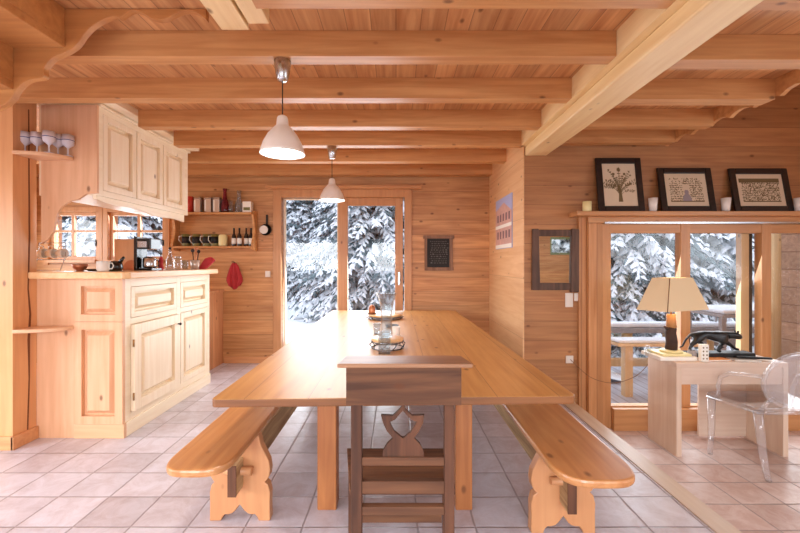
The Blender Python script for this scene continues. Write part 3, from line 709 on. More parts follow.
bt = local('bottle', '', 'bottle', 'dark bottles on the lower wall shelf')
MB().lathe((0,0,0), [(.028,0),(.03,.01),(.03,.14),(.012,.18),(.011,.24),(1e-5,.241)], 16).build('body', M['wine'], bt)
MB().lathe((0,0,0), [(.0308,.03),(.0308,.11)], 16).build('label', M['paper'], bt)
MB().lathe((0,0,0), [(.0125,.225),(.0125,.25),(1e-5,.251)], 12).build('cap', M['iron'], bt)
for i, (x, dd, lab) in enumerate(((234,0,'dark bottle with white label, leftmost of the bottles'),(240,-.02,'dark bottle with white label, second of the bottles from the left'),(246,.01,'dark bottle with white label, third of the bottles from the left'),(251.3,-.01,'dark bottle with white label, rightmost by the shelf bracket'))):
    o = bt if i == 0 else copy_tree(bt); o.location = (SX(x), ym+dd, z2); tag(o, lab, 'bottle', 'dark bottles on the lower wall shelf')
# hanging pan
t = thing('hanging_pan', (PX(266,YF), YF-.02, PZ(229,YF)), 'small round pan hanging on the wall between shelf and patio door', 'pan')
MB().lathe((PX(266.5,YF)-.0, YF-.045, PZ(230,YF)), [(.075,.03),(.08,.0),(.076,.0),(.07,.025),(1e-5,.026)], 24, axis='Y').build('pan', M['iron'], t)
MB().lathe((PX(265,YF), YF-.06, PZ(230,YF)), [(.058,0),(.058,.012),(1e-5,.014)], 24, axis='Y').build('lid', M['silver'], t)
MB().box(PX(266.5,YF), PX(268.5,YF), YF-.03, YF-.02, PZ(225,YF), PZ(215,YF)).build('handle', M['iron'], t, bevel=.003)

def plate(name, x0, x1, y0, y1, Y, lab, holes='switch'):
    t = thing(name, ((PX(x0,Y)+PX(x1,Y))/2, Y, PZ(y1,Y)), lab, 'switch' if holes == 'switch' else 'socket')
    a, b, c, d = PX(x0,Y), PX(x1,Y), PZ(y1,Y), PZ(y0,Y)
    MB().box(a, b, Y-.012, Y, c, d).build('plate', M['white'], t, bevel=.003)
    if holes == 'switch': MB().box(a+.012, b-.012, Y-.017, Y-.0125, c+.012, d-.012).build('rocker', M['white'], t, bevel=.002)
    else: MB().lathe(((a+b)/2, Y-.0145, (c+d)/2), [(.026,0),(.026,.002),(.018,.002),(.018,.006)], 20, axis='Y').build('outlet', M['chrome'] if holes=='steel' else M['offw'], t); 
    return t
plate('light_switch', 265.5, 270.5, 271, 277, YF, 'white light switch on the back wall left of the patio door')
plate('light_switch', 565, 572.6, 293, 307, YW, 'tall white double switch below the mirror')
plate('light_switch', 574, 581.5, 293, 301, YW, 'square white switch right of the double switch, below the mirror')
so = plate('wall_socket', 565.5, 573, 355.5, 363, YW, 'white wall socket low on the wall below the mirror', 'socket')

# chalkboard
t = thing('chalkboard', (PX(438,YF), YF, PZ(271,YF)), 'small framed chalkboard with chalk writing on the back wall', 'chalkboard')
a, b, c, d = PX(424.5,YF), PX(452.5,YF), PZ(270.5,YF), PZ(235.5,YF)
mb = MB(); mb.box(a-.02, b+.02, YF-.035, YF, d-.045, d); mb.box(a, b+.01, YF-.03, YF, c, c+.045); mb.box(a, a+.035, YF-.028, YF, c+.045, d-.045); mb.box(b-.045, b, YF-.028, YF, c+.045, d-.045)
mb.build('frame', wood('weathered_frame_wood', (160,122,98), (112,80,60), 'Z', rough=.6, knots=.3), t, bevel=.004)
MB().box(a+.035, b-.045, YF-.012, YF, c+.045, d-.045).build('slate', M['slate'], t)
mb = MB(); z = d-.09
while z > c+.07:
    x = a+.07+R.random()*.03
    while x < b-.08:
        w = .008+R.random()*.03
        mb.box(x, x+w*.5, YF-.0135, YF-.012, z, z+.006+R.random()*.012); mb.box(x, x+w, YF-.0135, YF-.012, z+.004, z+.008); x += w+.012
    z -= .03
mb.build('chalk_writing', M['chalk'], t)

# poster on the return wall (faces -X)
MX = lambda u, v, w: (XC-.014-w, u, v)
y0, y1 = 4.475, 5.18; zb_, zt_ = 1.575, 2.19
t = thing('poster', (XC, (y0+y1)/2, zb_), 'tall photo print of a balconied building under blue sky, on the return wall', 'poster')
MB().boxm(MX, y0, y1, zb_, zt_, 0, .012).build('sheet', M['sky_blue'], t)
mb = MB(); mb.prism([(y0,zb_+.02),(y1,zb_+.02),(y1,zb_+.48),(y0+.32,zb_+.55),(y0,zb_+.42)], MX, .0122, .0135); mb.build('facade_print', M['pinkp'], t)
mb = MB(); mb.boxm(MX, y0, y1, zb_+.25, zb_+.29, .0137, .015); mb.boxm(MX, y0, y1, zb_+.005, zb_+.05, .0137, .015); mb.build('balcony_print', M['paper'], t)
mb = MB()
for r in (.12, .33):
    for k in range(5): mb.boxm(MX, y0+.06+k*.125, y0+.12+k*.125, zb_+r, zb_+r+.09, .0137, .0148)
mb.build('window_print', M['dkp'], t)

# mirror
t = thing('wall_mirror', (PX(553,YW), YW, PZ(290,YW)), 'mirror in a rough dark old wood frame on the wall right of the poster', 'mirror')
a, b, c, d = PX(531,YW), PX(577.5,YW), PZ(290,YW), PZ(229,YW)
mb = MB()
mb.hexa([(a,YW,c),(a+.085,YW,c),(a+.085,YW-.035,c),(a,YW-.035,c)], [(a+.005,YW,d),(a+.07,YW,d),(a+.07,YW-.035,d),(a+.005,YW-.035,d)])
mb.hexa([(b-.085,YW,c-.02),(b,YW,c-.02),(b,YW-.04,c-.02),(b-.085,YW-.04,c-.02)], [(b-.075,YW,d+.0),(b+.005,YW,d-.005),(b+.005,YW-.04,d-.005),(b-.075,YW-.04,d+.0)])
mb.box(a+.07, b-.075, YW-.03, YW, c, c+.075); mb.box(a+.07, b-.075, YW-.032, YW, d-.075, d-.01)
mb.build('frame', M['mirrorw'], t, bevel=.006)
MB().box(a+.06, b-.07, YW-.012, YW-.002, c+.06, d-.06).build('glass', M['mirror'], t)

# ------------------------------------------------------------------ pictures & candles on the shelf
def picture(x0, x1, ytop, lab, art, tilt=0.0):
    Yb = 4.02; wd = (x1-x0)*Yb/F; hh = PZ(ytop, 4.10)-ZS; cx = PX((x0+x1)/2, Yb)
    t = thing('framed_print', (cx, Yb, ZS), lab, 'picture', 'framed prints leaning on the shelf')
    OFF[t.name] = Vector((0,0,0))
    lean = math.atan2(.085, hh); hh = hh/math.cos(lean)
    mb = MB(); f = .062
    for q in ((-wd/2, -wd/2+f, 0, hh), (wd/2-f, wd/2, 0, hh), (-wd/2+f, wd/2-f, 0, f), (-wd/2+f, wd/2-f, hh-f, hh)): mb.box(q[0], q[1], -.012, .014, q[2], q[3])
    mb.build('frame', M['frameb'], t, bevel=.006)
    MB().box(-wd/2+f, wd/2-f, .0, .010, f, hh-f).build('paper', M['linen'], t)
    art(t, wd, hh, f)
    t.rotation_euler = (-lean, 0, tilt)
    return t
def art_tree(t, w, h, f):
    mb = MB(); m = FACEY(-.0); r = random.Random(3)
    mb.prism([(-.022,f+.045),(.022,f+.045),(.010,h*.42),(-.010,h*.42)], m, 0, .002)
    n = 0
    def leaf(x, z, a, l):
        nonlocal n; n += 1
        c, s_ = math.cos(a), math.sin(a)
        mb.prism([(x,z),(x+c*l*.5-s_*l*.22,z+s_*l*.5+c*l*.22),(x+c*l,z+s_*l),(x+c*l*.5+s_*l*.22,z+s_*l*.5-c*l*.22)], m, 0, .0014+.000004*n)
    for k in range(17):
        a = PI*(.06+.88*k/16); L_ = .105+.028*(k % 3); bend = (a-PI/2)*.35
        x, z = 0, h*(.30+.10*((k*5)%7)/7); px, pz = x, z
        for i in range(9):
            u = (i+1)/9; aa = PI/2+(a-PI/2)*(.4+.9*u); x += math.cos(aa)*L_/6.4; z += math.sin(aa)*L_/6.0
            n += 1; q = .0035*(1-u*.6)
            mb.prism([(px-q,pz),(px+q,pz),(x+q,z),(x-q,z)], m, 0, .0012+.000004*n)
            if i > 2:
                for sg in (-1, 1): leaf(x, z, aa+sg*r.uniform(.6,1.2), r.uniform(.014,.024))
            px, pz = x, z
        leaf(x, z, a, .022)
    for x, z, q in ((0,h*.78,.022),(-.055,h*.70,.016),(.055,h*.70,.016)):
        for k in range(9): leaf(x, z, k*.7, q)
    mb.build('tree_print', M['ink'], t)
def art_fig(seed, solid):
    def g(t, w, h, f):
        r = random.Random(seed); mb = MB(); m = FACEY(0); x0, x1, z0, z1 = -w/2+f+.045, w/2-f-.045, f+.045, h-f-.045
        mb.boxm(m, x0, x1, z0, z0+.010, 0, .002)
        if solid: mb.boxm(m, x0-.02, x1+.01, z1-.045, z1-.002, 0, .002); z1 -= .045
        k = 0; nx = 26; nz = 11
        for i in range(nx):
            for j in range(nz):
                u = (i+.5)/nx; x = x0+(x1-x0)*u+r.uniform(-.004,.004); z = z0+(z1-z0)*(j+.5)/nz+r.uniform(-.004,.004)
                if not solid and abs(u-.5) < .12 and j < 8: continue
                if not solid and j > 7 and r.random() < .25 or r.random() < .12: continue
                k += 1; l = r.uniform(.008,.018 if solid else .015); a = r.uniform(0, PI); c, s_ = math.cos(a)*l, math.sin(a)*l
                mb.prism([(x-c,z-s_),(x-s_*.35,z+c*.35),(x+c,z+s_),(x+s_*.35,z-c*.35)], m, 0, .0014+.000003*k)
        mb.build('figure_print', M['ink'], t)
        if not solid:
            MB().prism([(-.045,z0+.01),(.045,z0+.01),(.035,z0+.06),(.016,z0+.085),(.022,z0+.105),(.014,z0+.125),(-.014,z0+.125),(-.022,z0+.105),(-.016,z0+.085),(-.04,z0+.06)], m, 0, .003).build('centre_figure', M['mauve'], t)
    return g
picture(599, 645, 158, 'upright black framed print of a tree, leftmost on the shelf over the window', art_tree)
picture(662, 716.5, 168, 'wide black framed print with a mauve figure, middle of the shelf over the window', art_fig(5, False))
picture(735, 794, 168.5, 'wide black framed print with a dark banner, rightmost on the shelf over the window', art_fig(8, True))
def vot(x, lab, mat, d=3.99, h=.135, r=.043):
    t = thing('votive_holder', (PX(x,d), d, ZS), lab, 'candle holder', 'small holders between the prints')
    MB().lathe((PX(x,d),d,ZS), [(r*.75,0),(r,h),(r*.9,h),(r*.68,.01),(1e-5,.01)], 20).build('cup', mat, t); return t
t = thing('candle', (PX(587,3.99), 3.99, ZS), 'short cream candle in glass at the left end of the picture shelf', 'candle')
MB().lathe((PX(587,3.99),3.99,ZS), [(.04,0),(.042,.03),(.042,.10),(.038,.10),(.036,.09),(1e-5,.088)], 20).build('wax', M['wax'], t)
MB().tube([(PX(587,3.99),3.99,ZS+.088),(PX(587,3.99),3.99,ZS+.105)], .002, 5).build('wick', M['blackm'], t)
vot(653, 'frosted white tumbler between the tree print and the middle print', M['offw'])
vot(726, 'frosted white tumbler between the middle print and the right print', M['offw'])
vot(799, 'frosted white tumbler right of the last print, at the picture edge', M['offw'])

# ------------------------------------------------------------------ pendants
pd = local('pendant_lamp', '', 'lamp', 'white pendant lamps over the table')
MB().lathe((0,0,0), [(.045,0),(.05,-.005),(.042,-.07),(.034,-.11),(.028,-.12),(.02,-.125),(1e-5,-.126)], 24).build('ceiling_cup', M['chrome'], pd)
MB().tube([(0,0,-.12),(0,0,-.34)], .0035, 8).build('cord', M['iron'], pd)
sh_ = MB().lathe((0,0,0), [(.012,-.325),(.026,-.333),(.032,-.345),(.036,-.385),(.055,-.405),(.085,-.44),(.112,-.49),(.128,-.54),(.132,-.556),(.127,-.556),(.122,-.53),(.108,-.49),(.08,-.445),(.04,-.405)], 40).build('lamp_shade', M['white'], pd)
MB().lathe((0,0,0), [(1e-5,-.538),(.1255,-.545),(.1255,-.552),(1e-5,-.556)], 32).build('lit_diffuser', M['bulb'], pd)
pd.location = (PX(282.5,2.37), 2.37, ZB); tag(pd, 'white bell shaped pendant lamp, the near larger looking one', 'lamp', 'white pendant lamps over the table')
pd2 = copy_tree(pd); pd2.location = (PX(332,4.13), 4.13, ZB); tag(pd2, 'white bell shaped pendant lamp, the far one in front of the patio door', 'lamp', 'white pendant lamps over the table')

# ------------------------------------------------------------------ table & benches
ZTB = .76; th = .04
tb = thing('dining_table', (0, 3.6, 0), 'long golden wooden dining table in the middle of the room', 'table')
TL = [(-.872, 1.875), (.872, 1.925), (.80, 5.40), (-.86, 5.40)]
def rc(pts, r=.035, k=5):
    out = []
    n = len(pts)
    for i in range(n):
        p = Vector(pts[i]); a = (Vector(pts[i-1])-p).normalized(); b = (Vector(pts[(i+1)%n])-p).normalized()
        A = p+a*r; B = p+b*r
        for j in range(k+1):
            t_ = j/k; out.append(tuple((1-t_)**2*A+2*t_*(1-t_)*p+t_*t_*B))
    return out
MB().prism(rc(TL), UP(ZTB-th), 0, th, si=1).build('tabletop', [M['table'], wood('table_edge_wood', (150,98,56), (112,68,38), 'X', rough=.45, knots=.3)], tb, bevel=.006)
for x0, x1 in ((-.446, -.338), (.338, .432)):
    for yy in (2.262, 4.75): MB().box(x0, x1, yy, yy+.11, 0, ZTB-th).build('leg', M['tleg'], tb, bevel=.006)
mb = MB().box(-.42, .41, 2.30, 2.34, ZTB-th-.04, ZTB-th).box(-.42, .41, 4.79, 4.83, ZTB-th-.04, ZTB-th); mb.build('cross_rail', M['tleg'], tb)

def bench(x_in0, x_in1, ytip, yleg, lx0, lx1, yfar, lab, skew=0.0, sdir=1):
    cx = (x_in0+x_in1)/2; hw = (x_in1-x_in0)/2; ZBn = .50; lc = (lx0+lx1)/2
    t = thing('bench', (cx, (ytip+yfar)/2, 0), lab, 'bench', 'wooden benches along the table')
    pts = []
    rr = hw*1.25
    for i in range(25):
        a = PI*i/24; e = .62
        c, s_ = math.cos(a), math.sin(a)
        pts.append((cx-hw*math.copysign(abs(c)**e, c), ytip+rr-rr*abs(s_)**e))
    pts2 = [(cx+hw+skew, yfar-.15), (cx+hw*.6+skew, yfar), (cx-hw*.6+skew, yfar), (cx-hw+skew, yfar-.15)]
    MB().prism(pts+pts2, UP(ZBn-.036), 0, .036).build('seat', M['bench'], t, bevel=.011)
    h = ZBn-.036; W = (lx1-lx0)/2
    half = [(.62,h),(.70,h*.88),(.82,h*.80),(.96,h*.70),(1.0,h*.60),(.97,h*.52),(.88,h*.47),(.82,h*.455),(.94,h*.42),(1.0,h*.33),(.99,h*.2),(1.0,0.0),(.62,0.0),(.58,.02),(.5,.035),(.38,.035),(.26,.040),(.15,.055),(.06,.075)]
    pr = [(lc+W*u, v) for u, v in half]+[(lc, .088)]+[(lc-W*u, v) for u, v in half[::-1]]
    pr = pr[::-1]
    fl = MB().prism(pr, FACEY(yleg+.055), 0, .055).build('leg', M['bleg'], t, bevel=.005)
    MB().prism([(u+skew*.8, v) for u, v in pr], FACEY(yfar-.45), 0, .055).build('leg', M['bleg'], t, bevel=.005)
    zs0, zs1 = (.19, .35) if sdir > 0 else (.165, .35)
    st_ = MB(); st_.hexa([(lc-.02,yleg-.10,zs0),(lc+.02,yleg-.10,zs0),(lc+.02,yleg-.10,zs1),(lc-.02,yleg-.10,zs1)], [(lc-.02+skew*.8,yfar-.38,zs0),(lc+.02+skew*.8,yfar-.38,zs0),(lc+.02+skew*.8,yfar-.38,zs1),(lc-.02+skew*.8,yfar-.38,zs1)])
    s1 = st_.build('stretcher', M['bark'] , t, bevel=.004)
    MB().box(lc-.022,lc+.022,yleg-.106,yleg-.1005,zs0,zs1).build('stretcher_end', M['oldZ'], s1)
    MB().tube([(lc-.075,yleg-.025,.285),(lc+.075,yleg-.025,.285)], [.019,.024], 10).build('peg', M['bleg'], s1)
    return t
bench(-1.045, -.745, 1.735, 2.17, -1.012, -.684, 5.1, 'golden wooden bench along the left side of the table', 0.0, 1)
bench(.69, 1.045, 1.65, 2.07, .70, 1.033, 5.0, 'golden wooden bench along the right side of the table', 0.0, -1)

# ------------------------------------------------------------------ old chair
ch = thing('old_wooden_chair', (0.02, 1.7, 0), 'old dark wooden chair with a box topped back at the near end of the table', 'chair')
yb = 1.56
def CX(x, d=yb): return PX(x, d)
# top board slopes down away from the camera
z1c, z2c = PZ(363.8,1.5), PZ(355.5,1.78)
xa0, xa1 = PX(337,1.5), PX(473,1.5)
MB().hexa([(xa0,1.5,z1c-.016),(xa1,1.5,z1c-.016),(xa1,1.78,z2c-.016),(xa0,1.78,z2c-.016)], [(xa0,1.5,z1c),(xa1,1.5,z1c),(xa1,1.78,z2c),(xa0,1.78,z2c)]).build('lid', wood('worn_pale_brown_wood', (168,124,90), (118,80,54), 'X', rough=.45, knots=.3), ch, bevel=.004)
bx0, bx1, bz0 = PX(346,1.55), PX(461.5,1.55), PZ(405.5,1.55)
mb = MB(); mb.box(bx0, bx1, 1.55, 1.568, bz0, z1c-.018)
mb.build('box_front', M['old'], ch, bevel=.002)
mb = MB()
for x in (bx0, bx1-.016): mb.hexa([(x,1.568,bz0),(x+.016,1.568,bz0),(x+.016,1.72,bz0),(x,1.72,bz0)], [(x,1.568,z1c-.025),(x+.016,1.568,z1c-.025),(x+.016,1.72,z2c-.012),(x,1.72,z2c-.012)])
mb.build('box_sides', M['old'], ch)
MB().box(bx0, bx1, 1.72, 1.738, bz0, z2c-.02).box(bx0+.016, bx1-.016, 1.568, 1.72, bz0, bz0+.014).build('box_back', M['old'], ch)
pl0, pl1 = CX(350.5), CX(361.5); pr0, pr1 = CX(445), CX(455)
for a, b in ((pl0, pl1), (pr0, pr1)): MB().box(a, b, 1.57, 1.615, 0, bz0).build('rear_leg', M['oldZ'], ch, bevel=.004)
for k, (a, b) in enumerate(((457.5, 466), (481.5, 494), (507, 515.5))):
    MB().box(pl1, pr0, 1.575, 1.605, PZ(b, 1.575), PZ(a, 1.575)).build('rail', M['old'], ch, bevel=.003)
zse = .462
fx0, fx1 = PX(347,1.98), PX(449,1.98)
MB().prism([(pl0-.01,1.617),(pr1+.01,1.617),(fx1+.01,1.98),(fx0,1.98)], UP(zse), 0, .022).build('seat', M['old'], ch, bevel=.003)
for a in (fx0+.012, fx1-.035): MB().box(a, a+.035, 1.93, 1.97, 0, zse).build('front_leg', M['oldZ'], ch, bevel=.003)
MB().box(fx0+.05, fx1-.04, 1.94, 1.96, zse-.07, zse-.001).build('apron', M['old'], ch)
MB().box(fx0+.05, fx1-.04, 1.94, 1.96, .14, .18).build('stretcher', M['old'], ch)
for a in (366.5, 437): MB().box(PX(a-3,1.63), PX(a+3,1.63), 1.62, 1.66, zse+.022, zse+.028).build('seat_hinge', M['iron'], ch)
# pierced splat standing on the upper rail
sp = [(400,404),(405,404),(405,409),(412,415.5),(424.5,415),(423,423),(419,431),(414,438),(420,444),(423.5,451),(424,458),(382.5,458),(383,451),(387,444),(393,438),(387,431),(383,423),(381,415),(393,415.5),(400,409)]
hole = [(403,413.5),(411,421.5),(414,423),(410,431),(404,437),(398,431),(392,422.5),(395,421.5)]
# built from two mirrored halves so that the opening stays open
def half_poly(right):
    o = [p for p in ([(403,404)]+sp[1:12]+[(403,458)])] if right else [(403,458)]+sp[11:]+[(403,404)]
    return o
mR = [(403,404)]+sp[1:11]+[(403,458)]
holeR = [(403,438),(405,437),(412,431),(417,422),(411,419.5),(403,410.5)]
holeL = [(403,410.5),(395,419.5),(389.5,422),(394,431),(401,437),(403,438)]
mL = [(403,458)]+sp[11:]+[(403,404)]
FY = FACEY(1.60)
def cv(l): return [(PX(x,1.585), PZ(y,1.585)) for x, y in l]
mb = MB(); mb.prism(cv(mR+holeR), FY, 0, .018); mb.prism(cv(mL+holeL), FY, 0, .018)
mb.build('splat', M['oldZ'], ch)

# ------------------------------------------------------------------ things on the table
def trivet(x, d, r, lab, hh=.055):
    X0 = PX(x, d); t = thing('serving_board', (X0, d, ZTB), lab, 'serving board', 'round boards on wire stands')
    mb = MB()
    for k in range(10):
        a = 2*PI*k/10; b = a+.35
        mb.tube([(X0+r*.95*math.cos(a), d+r*.95*math.sin(a), ZTB+.003),(X0+r*1.08*math.cos((a+b)/2), d+r*1.08*math.sin((a+b)/2), ZTB+hh*.6),(X0+r*.9*math.cos(b), d+r*.9*math.sin(b), ZTB+hh)], .0035, 5)
    for q, z in ((.95,.004),(.98,hh-.003)):
        mb.tube([(X0+r*q*math.cos(2*PI*k/28), d+r*q*math.sin(2*PI*k/28), ZTB+z) for k in range(29)], .0035, 5)
    mb.build('wire_stand', M['iron'], t)
    MB().lathe((X0,d,ZTB+hh), [(r*.92,0),(r*.97,.008),(r*.97,.020),(r*.9,.024),(1e-5,.024)], 32).build('board', M['top'], t)
    return t, ZTB+hh+.025
t1, za = trivet(387.5, 3.02, .125, 'round wooden board on a black wire stand, near one on the table')
t2, zb2 = trivet(385, 4.62, .20, 'round wooden board on a low stand at the far end of the table', .03)
def gvase(x, d, z, lab):
    t = thing('glass_vase', (PX(x,d), d, z), lab, 'vase')
    o = MB().lathe((PX(x,d), d, z), [(.04,0),(.048,.006),(.044,.05),(.042,.16),(.05,.24),(.068,.30),(.080,.335),(.076,.335),(.062,.298),(.044,.24),(.036,.16),(.038,.05),(.036,.02),(1e-5,.02)], 10, smooth=False).build('body', M['clear'], t)
gvase(386.5, 3.03, za, 'tall flared clear glass vase standing on the near round board')
t = thing('cut_glass_tumbler', (PX(384.5,2.84), 2.84, ZTB), 'square cut glass tumbler in front of the near round board', 'glass')
xx = PX(384.5,2.84)
MB().lathe((xx,2.84,ZTB), [(.052,0),(.058,.005),(.062,.15),(.056,.15),(.05,.02),(1e-5,.02)], 4, smooth=False, rot=PI/4).build('body', M['clear'], t)
mb = MB()
for k in range(3):
    for j in (-1, 1): mb.lathe((xx+j*.018, 2.84-.0405-.0012*k, ZTB+.035+k*.04), [(.012,0),(.006,-.004),(1e-5,-.005)], 8, axis='Y')
mb.build('cut_pattern', M['clear'], t)
t = thing('candle_jar', (PX(372,4.6), 4.6, zb2), 'small brown wooden jar on the far round board', 'jar')
MB().lathe((PX(372,4.6),4.6,zb2), [(.035,0),(.04,.01),(.036,.08),(.02,.10),(1e-5,.105)], 16).build('body', M['copper'], t)
MB().lathe((PX(372,4.6),4.6,zb2), [(.052,0),(.052,.006),(1e-5,.006)], 16).build('dark_foot', M['blackm'], t)
lathe_thing('white_dish', 399, 4.62, zb2, [(.04,0),(.055,.03),(.051,.03),(.036,.005),(1e-5,.005)], M['offw'], 'small white dish on the far round board', 'dish')
lathe_thing('cup', 396, 3.55, ZTB, [(.028,0),(.035,.01),(.037,.075),(.033,.075),(.03,.012),(1e-5,.012)], M['offw'], 'small white cup behind the flared glass vase', 'cup')
lathe_thing('drinking_glass', 377, 3.6, ZTB, [(.03,0),(.036,.10),(.033,.10),(.027,.008),(1e-5,.008)], M['clear'], 'small drinking glass behind the vase to the left', 'glass')
lathe_thing('ink_dish', 392, 4.0, ZTB, [(.05,0),(.07,.02),(.066,.022),(.04,.006),(1e-5,.006)], M['iron'], 'dark shallow dish between the two round boards', 'dish')

# ------------------------------------------------------------------ desk group
ZD = .534
K = 1.17
dk = thing('desk', (2.85, 3.65, ZL), 'pale limed wood desk in front of the right window', 'desk')
dx0, dx1, dy0, dy1 = 2.43, 3.40, 3.465, 3.86
MB().box(dx0, dx1, dy0, dy1, ZD-.04, ZD).build('desktop', M['deskX'], dk, bevel=.003)
for a in (dx0, dx1-.045): MB().box(a, a+.045, dy0, dy1, ZL, ZD-.04).build('side_panel', M['desk'], dk, bevel=.003)
MB().box(dx0+.045, dx1-.045, dy0+.01, dy0+.03, ZD-.19, ZD-.04).build('apron', M['deskX'], dk, bevel=.003)
MB().box(dx1-.50, dx1-.045, dy1-.03, dy1-.01, ZL+.02, ZD-.04).build('back_panel', M['deskX'], dk, bevel=.003)

dL = 3.66; lx = PX(671, dL)
bk = thing('book_stack', (lx, dL, ZD), 'cream books lying under the lamp on the desk', 'book')
MB().box(PX(651,dL), PX(687,dL), dL-.13, dL+.15, ZD+.001, ZD+.035).build('cover', M['paper'], bk, bevel=.004)
MB().box(PX(655,dL), PX(683,dL), dL-.11, dL+.12, ZD+.036, ZD+.056).build('pages', M['wax'], bk, bevel=.003)
zl = ZD+.057
lp = thing('table_lamp', (lx, dL, zl), 'table lamp with a log base and cream four sided shade', 'lamp')
MB().lathe((lx,dL,zl), [(.088,0),(.094,.009),(.08,.018),(1e-5,.019)], 20).build('foot', M['wax'], lp)
mb = MB().tube([(lx,dL,zl+.018),(lx+.007,dL,zl+.09),(lx-.005,dL,zl+.17),(lx+.003,dL,zl+.22)], [.050,.047,.045,.044], 12); mb.tube([(lx-.03,dL-.01,zl+.20),(lx-.075,dL-.02,zl+.23)], [.014,.009], 6)
mb.build('log', M['log'], lp)
MB().tube([(lx+.003,dL,zl+.22),(lx,dL,zl+.34)], [.044,.036], 12).build('stripped_top', M['logtop'], lp)
MB().tube([(lx,dL,zl+.34),(lx,dL,zl+.46)], .007, 8).build('stem', M['brass'], lp)
zs_, ze_ = PZ(309,dL), PZ(277.5,dL)
sm_ = MB(); cc = Vector((2.50, 3.62))
cor = [Vector(v) for v in ((-.18,-.20),(.335,0),(.18,.20),(-.325,0))]
bot = [(cc.x+v.x, cc.y+v.y, zs_) for v in cor]; top = [(cc.x+v.x*.56, cc.y+v.y*.56, ze_) for v in cor]
sm_.vf(bot+top, [(i,(i+1)%4,(i+1)%4+4,i+4) for i in range(4)])
o = sm_.build('lamp_shade', M['cream'], lp); s_ = o.modifiers.new('s','SOLIDIFY'); s_.thickness = .003
MB().tube([Vector(bot[0])+Vector((0,-.003,0)), Vector(top[0])+Vector((0,-.003,0))], .004, 6).build('corner_seam', M['cord'], lp)
pts = [(PX(569.5,YW), YW-.02, PZ(359,YW)), (PX(578,4.03),4.03,PZ(367,4.03)), (PX(592,4.0),4.0,PZ(378,4.0)), (PX(612,3.96),3.96,PZ(383,3.96)), (PX(632,3.94),3.94,PZ(378,3.94)), (PX(645,3.90),3.90,PZ(368,3.90)), (PX(655,3.84),3.84,ZD+.012), (PX(664,3.76),3.76,ZD+.065)]
pts = [Vector(p) for p in pts]; fine = []
for i in range(len(pts)-1):
    p0 = pts[max(i-1,0)]; p1 = pts[i]; p2 = pts[i+1]; p3 = pts[min(i+2,len(pts)-1)]
    for j in range(6):
        q = j/6; fine.append(.5*((2*p1)+(p2-p0)*q+(2*p0-5*p1+4*p2-p3)*q*q+(3*p1-p0-3*p2+p3)*q**3))
fine.append(pts[-1])
tag(MB().tube(fine, .003, 6).build('power_cord', M['cord']), 'thin brown cord drooping from the wall socket to the lamp on the desk', 'cord')

# panther (walks to the right)
dP = 3.68
pn = thing('panther_sculpture', (PX(716,dP), dP, ZD), 'black panther sculpture walking to the right on the desk', 'sculpture')
MB().box(PX(684,dP), PX(750,dP), dP-.06, dP+.07, ZD+.001, ZD+.048).build('base', M['blackm'], pn, bevel=.004)
def skin(name, verts, edges, radii, mat, parent, sub=2):
    off = OFF[parent.name]
    me = bpy.data.meshes.new(name); me.from_pydata([tuple(Vector(v)-off) for v in verts], edges, []); me.materials.append(mat)
    o = bpy.data.objects.new(name, me); C.objects.link(o); o.parent = parent; OFF[o.name] = off
    me.attributes if False else None
    sk = o.modifiers.new('skin', 'SKIN'); sk.use_smooth_shade = True
    if not me.skin_vertices: 
        bm = bmesh.new(); bm.from_mesh(me); bm.verts.layers.skin.verify(); bm.to_mesh(me); bm.free()
    for i, r in enumerate(radii):
        me.skin_vertices[0].data[i].radius = r if isinstance(r, tuple) else (r, r)
    me.skin_vertices[0].data[0].use_root = True
    ss = o.modifiers.new('ss', 'SUBSURF'); ss.levels = sub; ss.render_levels = sub
    return o
def q(x, y, dy=0): return (PX(x,dP), dP+dy, PZ(y,dP))
V = [q(697,334.5), q(704,335), q(712,335.5), q(720,336), q(726,335.5), q(731,335), q(737,335.8), q(742,338),     # spine, hips to muzzle
     q(694,340,-.03), q(689.5,344,-.03), q(687,348.5,-.03), q(690,350.5,-.03),      # near hind leg, stretched back
     q(701,342,.03), q(705.5,345,.03), q(702.5,349,.03), q(706,350.5,.03),          # far hind leg
     q(720,343,-.03), q(717,347,-.03), q(715,350,-.03), q(718.5,350.6,-.03),        # near fore leg
     q(727,342,.03), q(733,345.5,.03), q(738,349.5,.03), q(742,350.4,.03),          # far fore leg, reaching
     q(690,335), q(685.5,340), q(682.5,346), q(679.5,347.5)]                        # tail
Ed = [(0,1),(1,2),(2,3),(3,4),(4,5),(5,6),(6,7),(0,8),(8,9),(9,10),(10,11),(0,12),(12,13),(13,14),(14,15),(3,16),(16,17),(17,18),(18,19),(3,20),(20,21),(21,22),(22,23),(0,24),(24,25),(25,26),(26,27)]
rad = [.044,.042,.044,.050,.040,.034,.036,.020, .030,.017,.013,.013, .027,.016,.012,.012, .026,.018,.014,.013, .026,.017,.013,.012, .011,.009,.008,.007]
skin('body', V, Ed, rad, plain('black_bronze', (20,20,22), .38), pn)
for dy in (-.016, .016): MB().ball(q(736.5,331.8,dy), .011, 1, .6, 1.2, 8).build('ear', M['black'], pn)

